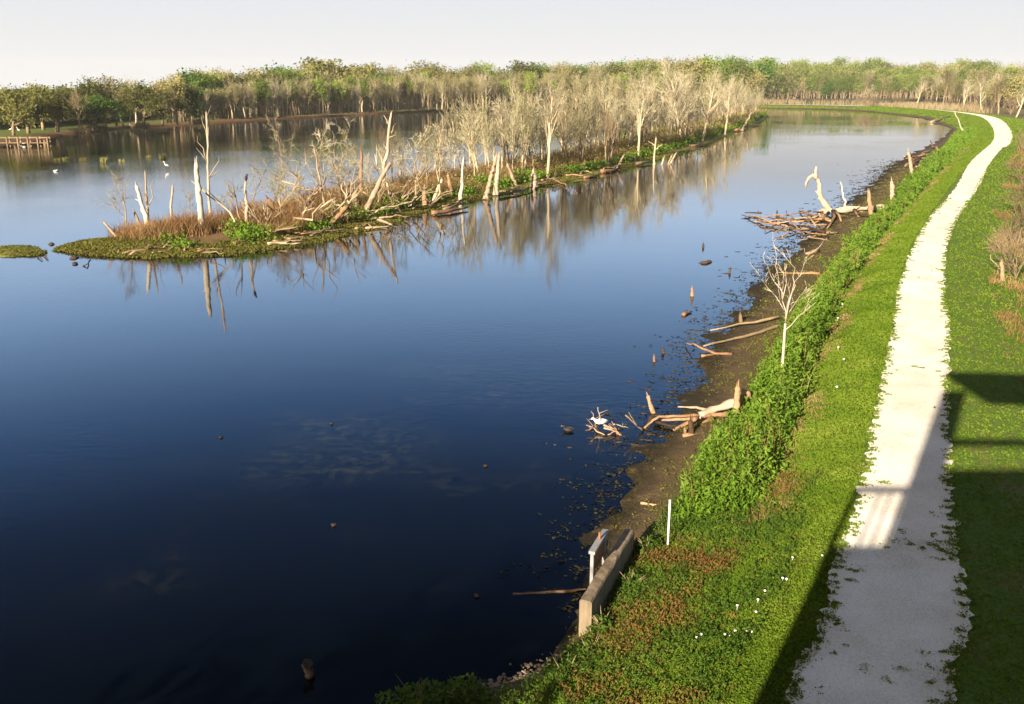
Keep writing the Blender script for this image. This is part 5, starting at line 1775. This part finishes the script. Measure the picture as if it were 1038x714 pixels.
# metal frame on the lake side
fy = tw / 2 + .10
f0, f1 = Lw * .36, Lw * .63
zf = zt0 + .30
for x in (f0, f1):
    mm = MB(); mm.box((x, fy, zf / 2 - .3), (.06, .06, zf + .6)); mm.build('frame_post', M['grey_metal'], root, False)
mm = MB(); mm.box(((f0 + f1) / 2, fy, zf + .03), (f1 - f0 + .1, .12, .06)); mm.build('frame_beam', M['grey_metal'], root, False)
mm = MB(); mm.box(((f0 + f1) / 2, fy + .02, zf - .28), (f1 - f0 - .06, .03, .34)); mm.build('gate_plate', M['rust'], root, False)
mm = MB(); mm.tube([((f0 + f1) / 2 + .05, fy, zf - .1), ((f0 + f1) / 2 + .05, fy, zf + .20)], [.022, .022], 8); mm.build('lift_rod', M['rust'], root)
wp = P(677, 550, .45)
root = empty('white_post', wp)
tag(root, 'slim white pipe post standing in the grass above the concrete wall', 'post')
ht = A(677, 508, wp.y).z - wp.z
m = MB(); m.tube([(0, 0, -.3), (0, 0, ht)], [.020, .020], 10); m.build('pipe', M['white_paint'], root)
m = MB(); m.tube([(0, 0, ht - .002), (0, 0, ht + .02), (0, 0, ht + .026)], [.024, .024, .010], 10); m.build('cap', M['white_paint'], root)

# ------------------------------------------------------------------ bank bushes at the bottom and the pebble beach
for k, (px, py, rad, hgt, lb) in enumerate([(425, 722, .75, .34, 'dark leafy bush at the bottom edge left of the pebbles'), (470, 713, .55, .32, 'dark leafy bush at the bottom edge beside the pebble beach'), (573, 692, .42, .42, 'green bush right of the pebble beach at the bottom edge'), (598, 672, .42, .34, 'low green bush at the near end of the concrete wall'), (610, 640, .35, .30, 'leafy green bush hugging the shaded face of the concrete wall'), (640, 598, .38, .30, 'green bush on the shaded side of the concrete wall near its middle'), (655, 560, .4, .28, 'green bush below the white post')]):
    c = P(px, py, .1 if py > 660 else .25)
    root = empty('bush', c)
    tag(root, lb, 'bush', 'bushes along the near bank')
    nn = int(1400 * rad)
    a = rng.normal(size=(nn, 3)); a /= np.linalg.norm(a, axis=1)[:, None]
    a *= (rng.random(nn) ** .4)[:, None] * np.array([rad, rad * .8, hgt])
    a[:, 2] = np.abs(a[:, 2]) + .03
    a *= (1 + .25 * hnoise(a[:, 0] * 7 + k, a[:, 1] * 7, 1.))[:, None]
    v_, i_ = leaf_quads(a, .075, .5, .4)
    np_mesh('foliage', v_, 4, i_, M['bank_bush'], root)
    m = MB()
    for j in range(8):
        e = Vector((random.uniform(-1, 1) * rad * .7, random.uniform(-1, 1) * rad * .6, hgt * random.uniform(.9, 1.35)))
        m.tube([(0, 0, -.1), e * .5 + Vector((0, 0, .05)), e], [.012, .009, .003], 4)
    m.build('stems', M['bark_tan'], root)
m = MB()
for k in range(420):
    px = random.uniform(488, 566); t = (px - 488) / 78
    py = 705 - 30 * t + random.gauss(0, 6)
    c = P(px, py, .03)
    s = random.uniform(.012, .035)
    m.blob((c.x, c.y, .035 + .02 * random.random()), (s * random.uniform(.8, 1.5), s, s * .6), 6, 4, .2)
o = m.build('pebbles', M['stone'])
tag(o, 'strip of tan pebbles on the waterline between the bottom bushes', 'pebbles', kind='stuff')

# ------------------------------------------------------------------ white flowers in the turf
fl = [(793, 591), (797, 592), (775, 604), (768, 613), (747, 619), (766, 625.5), (745, 645), (734.5, 648.6), (740, 650.5), (757, 645.5), (753.5, 651), (710.5, 648), (706, 651.5), (746.6, 658.7), (751.7, 657), (724.5, 680), (719.5, 690), (762, 646), (848, 395.5), (849, 325), (855, 367), (849.6, 355), (853.8, 311), (833, 568), (803, 570)]
for k, (px, py) in enumerate(fl):
    z = float(np.interp(px, [700, 760, 830], [.75, .98, 1.12])) if py > 400 else 1.0
    c = P(px, py, z)
    m = MB()
    s = .023 if py > 400 else .034
    m.blob((0, 0, .10), (s, s, s * .7), 9, 5, .12)
    m.tube([(0, 0, -.02), (0, 0, .10)], [.004, .003], 4)
    o = m.build('clover_flower', M['petal']); o.location = c
    tag(o, 'small white clover flower in the turf left of the path' if py > 400 else 'small white flower in the turf by the far weeds', 'flower', 'white clover flowers in the turf')

# ------------------------------------------------------------------ walker on the far levee
q = P(847, 106.4, 1.25)
root = empty('person', q, R(100))
tag(root, 'person in dark red top and dark trousers walking on the far levee path', 'person')


def skin_obj(name, verts, edges, radii, mat, sub=1):
    me = bpy.data.meshes.new(name)
    me.from_pydata(verts, edges, [])
    me.materials.append(mat)
    o = bpy.data.objects.new(name, me)
    COL.objects.link(o)
    o.parent = root
    md = o.modifiers.new('skin', 'SKIN')
    md.use_smooth_shade = True
    for v, r_ in zip(me.skin_vertices[0].data, radii): v.radius = (r_, r_)
    me.skin_vertices[0].data[0].use_root = True
    s_ = o.modifiers.new('sub', 'SUBSURF'); s_.levels = sub; s_.render_levels = sub
    return o


bv = [(0, 0, .95), (0, 0, 1.15), (.01, 0, 1.40), (.02, 0, 1.50), (.03, 0, 1.60), (.03, 0, 1.70),
      (.02, .18, 1.40), (-.06, .23, 1.13), (.04, .24, .90), (.07, .24, .82), (.02, -.18, 1.40), (.06, -.23, 1.13), (.20, -.22, .93), (.24, -.22, .86),
      (.0, .09, .90), (.12, .09, .50), (.02, .09, .09), (.14, .10, .04), (.0, -.09, .90), (-.02, -.09, .50), (-.22, -.09, .12), (-.12, -.10, .04)]
be = [(0, 1), (1, 2), (2, 3), (3, 4), (4, 5), (2, 6), (6, 7), (7, 8), (8, 9), (2, 10), (10, 11), (11, 12), (12, 13), (0, 14), (14, 15), (15, 16), (16, 17), (0, 18), (18, 19), (19, 20), (20, 21)]
br = [.13, .12, .13, .055, .095, .085, .06, .045, .035, .035, .06, .045, .035, .035, .09, .06, .045, .035, .09, .06, .045, .035]
skin_obj('body', bv, be, br, M['skin'])
skin_obj('jacket', bv[0:3] + [bv[6], bv[7], bv[8], bv[10], bv[11], bv[12]], [(0, 1), (1, 2), (2, 3), (3, 4), (4, 5), (2, 6), (6, 7), (7, 8)], [.165, .155, .16, .085, .065, .05, .085, .065, .05], M['red_cloth'])
skin_obj('trousers', [bv[0], bv[14], bv[15], bv[16], bv[18], bv[19], bv[20]], [(0, 1), (1, 2), (2, 3), (0, 4), (4, 5), (5, 6)], [.15, .115, .085, .065, .115, .085, .065], M['dark_cloth'])
skin_obj('hair', [(.0, 0, 1.66), (.0, 0, 1.72), (-.03, 0, 1.62)], [(0, 1), (0, 2)], [.10, .085, .085], M['dark_cloth'])

# ------------------------------------------------------------------ observation tower the photograph was taken from: its shadow falls on the path
SUN_EL, SUN_AZ = 20.5, 29.0               # light travels towards azimuth SUN_AZ
G0 = 1.2
root = empty('observation_tower', (0, -1.5, G0))
tag(root, 'roofed wooden observation tower throwing its shadow over the gravel path', 'tower')


def tbox(name, x0, x1, y0, y1, z0, z1, mat='plank'):
    m = MB()
    m.box(((x0 + x1) / 2, (y0 + y1) / 2 + 1.5, (z0 + z1) / 2), (x1 - x0, y1 - y0, z1 - z0))
    return m.build(name, M[mat], root, False)


tbox('deck', -2.4, 4.6, -5.2, .85, 6.05, 6.4)
tbox('rail', -2.4, 4.6, .78, .88, 7.42, 7.52)
for x in (-1.85, -1.62, -1.36): tbox('baluster', x, x + .035, .81, .845, 6.4, 7.42)
tbox('rail_post', -2.4, -2.31, .78, .87, 6.4, 7.42)
tbox('rail_post', 1.2, 1.29, .78, .87, 6.4, 7.42)
tbox('roof', -1.9, 4.9, -2.7, -.1, 11.3, 11.46)
tbox('roof_post', -2.6, -1.95, -1.62, -1.5, 6.4, 11.3)
tbox('roof_post', 4.3, 4.5, -1.62, -1.5, 6.4, 11.3)
tbox('back_wall', -1.95, 4.3, -1.6, -1.52, 6.4, 8.95)
tbox('back_rail', -1.95, 4.3, -1.6, -1.52, 9.55, 9.75)
for x in (-2.0, 1.2, 4.4):
    for y in (-5., .6):
        tbox('leg', x - .12, x + .12, y - .12, y + .12, -.4, 6.05)
tbox('front_wall', -2.4, 4.6, .70, .80, 3.2, 6.05)
tbox('side_wall', -2.4, -2.05, -5.2, .69, 3.2, 6.05)
tbox('stair_wall', -2.1, -1.98, -5.0, -2.6, 6.4, 8.6)

# ------------------------------------------------------------------ thin spring haze
m = MB()
m.box((0, 0, 21), (3300, 3300, 46))
hm, hnt, hN, hL = new_mat('thin_haze')
pv_ = hN.new('ShaderNodeVolumePrincipled')
pv_.inputs['Color'].default_value = (.93, .94, .96, 1)
pv_.inputs['Density'].default_value = .00012
ho_ = hN.new('ShaderNodeOutputMaterial')
hL.new(pv_.outputs[0], ho_.inputs['Volume'])
hz = m.build('haze', hm, None, False)
tag(hz, 'thin pale haze in the air over the lake and the far woods', 'haze', kind='stuff')

# ------------------------------------------------------------------ light, sky, camera
az = R(SUN_AZ)
el_ = R(SUN_EL)
travel = Vector((math.sin(az) * math.cos(el_), math.cos(az) * math.cos(el_), -math.sin(el_)))
sd = bpy.data.lights.new('sun', 'SUN')
sd.energy = 5.0
sd.angle = R(.5)
sd.color = (1.0, .84, .64)
so = bpy.data.objects.new('sun', sd)
so.rotation_euler = travel.to_track_quat('-Z', 'Y').to_euler()
so.location = (-40, -70, 40)
COL.objects.link(so)

world = bpy.data.worlds.new('World')
S.world = world
world.use_nodes = True
nt = world.node_tree
nt.nodes.clear()
sky = nt.nodes.new('ShaderNodeTexSky')
sky.sky_type = 'NISHITA'
sky.sun_disc = False
sky.sun_elevation = el_
sky.sun_rotation = R(180 + SUN_AZ)
sky.altitude = 0
sky.air_density = 1.0
sky.dust_density = .6
sky.ozone_density = 1.5
bg = nt.nodes.new('ShaderNodeBackground')
bg.inputs['Strength'].default_value = .05
out = nt.nodes.new('ShaderNodeOutputWorld')
hs = nt.nodes.new('ShaderNodeHueSaturation')
hs.inputs['Saturation'].default_value = 1.35
hs.inputs['Value'].default_value = .5
nt.links.new(sky.outputs[0], hs.inputs['Color'])
tc_ = nt.nodes.new('ShaderNodeTexCoord')
sx_ = nt.nodes.new('ShaderNodeSeparateXYZ')
nt.links.new(tc_.outputs['Generated'], sx_.inputs[0])
# hazy spring sky: white low band fading into blue, warm glow on the sun's side, clear sky overhead
SC = 14.0
rp_ = ramp(nt.nodes, [(p, (c[0] / SC, c[1] / SC, c[2] / SC)) for p, c in
                      [(0, (5.2, 5.2, 5.2)), (.05, (5.0, 5.05, 5.15)), (.085, (4.75, 4.9, 5.2)), (.13, (5.6, 7.4, 10.0)), (.175, (5.1, 7.6, 11.2)), (.228, (3.5, 6.1, 10.3)), (.32, (1.25, 3.0, 6.8)), (.41, (.36, 1.0, 2.7)), (.55, (.07, .17, .45))]])
nt.links.new(sx_.outputs['Z'], rp_.inputs[0])
vm_ = nt.nodes.new('ShaderNodeVectorMath'); vm_.operation = 'SCALE'
nt.links.new(rp_.outputs[0], vm_.inputs[0])
# the blue is strongest opposite the sun
da_ = nt.nodes.new('ShaderNodeVectorMath'); da_.operation = 'DOT_PRODUCT'
nt.links.new(tc_.outputs['Generated'], da_.inputs[0])
da_.inputs[1].default_value = (math.sin(az), math.cos(az), 0)
fa_ = math_n(nt.nodes, nt.links, 'ADD', math_n(nt.nodes, nt.links, 'MULTIPLY', da_.outputs['Value'], 1.3), .35, True)
fa_ = math_n(nt.nodes, nt.links, 'ADD', math_n(nt.nodes, nt.links, 'MULTIPLY', fa_, .78), .22)
nt.links.new(math_n(nt.nodes, nt.links, 'MULTIPLY', fa_, SC), vm_.inputs['Scale'])
hz_ = ramp(nt.nodes, [(0, (1, 1, 1)), (.28, (.95, .95, .95)), (.5, (.85, .85, .85)), (.9, (.6, .6, .6))])
nt.links.new(sx_.outputs['Z'], hz_.inputs[0])
mx_ = mix_c(nt.nodes, nt.links, hz_.outputs[0], hs.outputs[0], vm_.outputs[0])
dt_ = nt.nodes.new('ShaderNodeVectorMath'); dt_.operation = 'DOT_PRODUCT'
nt.links.new(tc_.outputs['Generated'], dt_.inputs[0])
dt_.inputs[1].default_value = tuple(-travel)
gl_ = ramp(nt.nodes, [(0, (0, 0, 0)), (.45, (.12, .10, .07)), (.8, (.45, .36, .24)), (1, (1, .8, .5))])
nt.links.new(dt_.outputs['Value'], gl_.inputs[0])
gv_ = nt.nodes.new('ShaderNodeVectorMath'); gv_.operation = 'SCALE'; gv_.inputs['Scale'].default_value = 6.0
nt.links.new(gl_.outputs[0], gv_.inputs[0])
ad_ = nt.nodes.new('ShaderNodeVectorMath'); ad_.operation = 'ADD'
nt.links.new(mx_, ad_.inputs[0]); nt.links.new(gv_.outputs[0], ad_.inputs[1])
mx_ = ad_.outputs[0]
nt.links.new(mx_, bg.inputs[0])
nt.links.new(bg.outputs[0], out.inputs[0])

cd = bpy.data.cameras.new('camera')
cd.sensor_width = 36
cd.lens = F / 1038 * 36
cd.clip_start = .05
cd.clip_end = 9000
co = bpy.data.objects.new('camera', cd)
co.location = (0, 0, H)
co.rotation_euler = (math.pi / 2 - PITCH, 0, 0)
COL.objects.link(co)
S.camera = co
S.view_settings.view_transform = 'Standard'
S.view_settings.look = 'None'
S.view_settings.exposure = 1.72
S.view_settings.gamma = 1.0
S.view_settings.use_curve_mapping = False
S.cycles.max_bounces = 6
S.cycles.transparent_max_bounces = 4
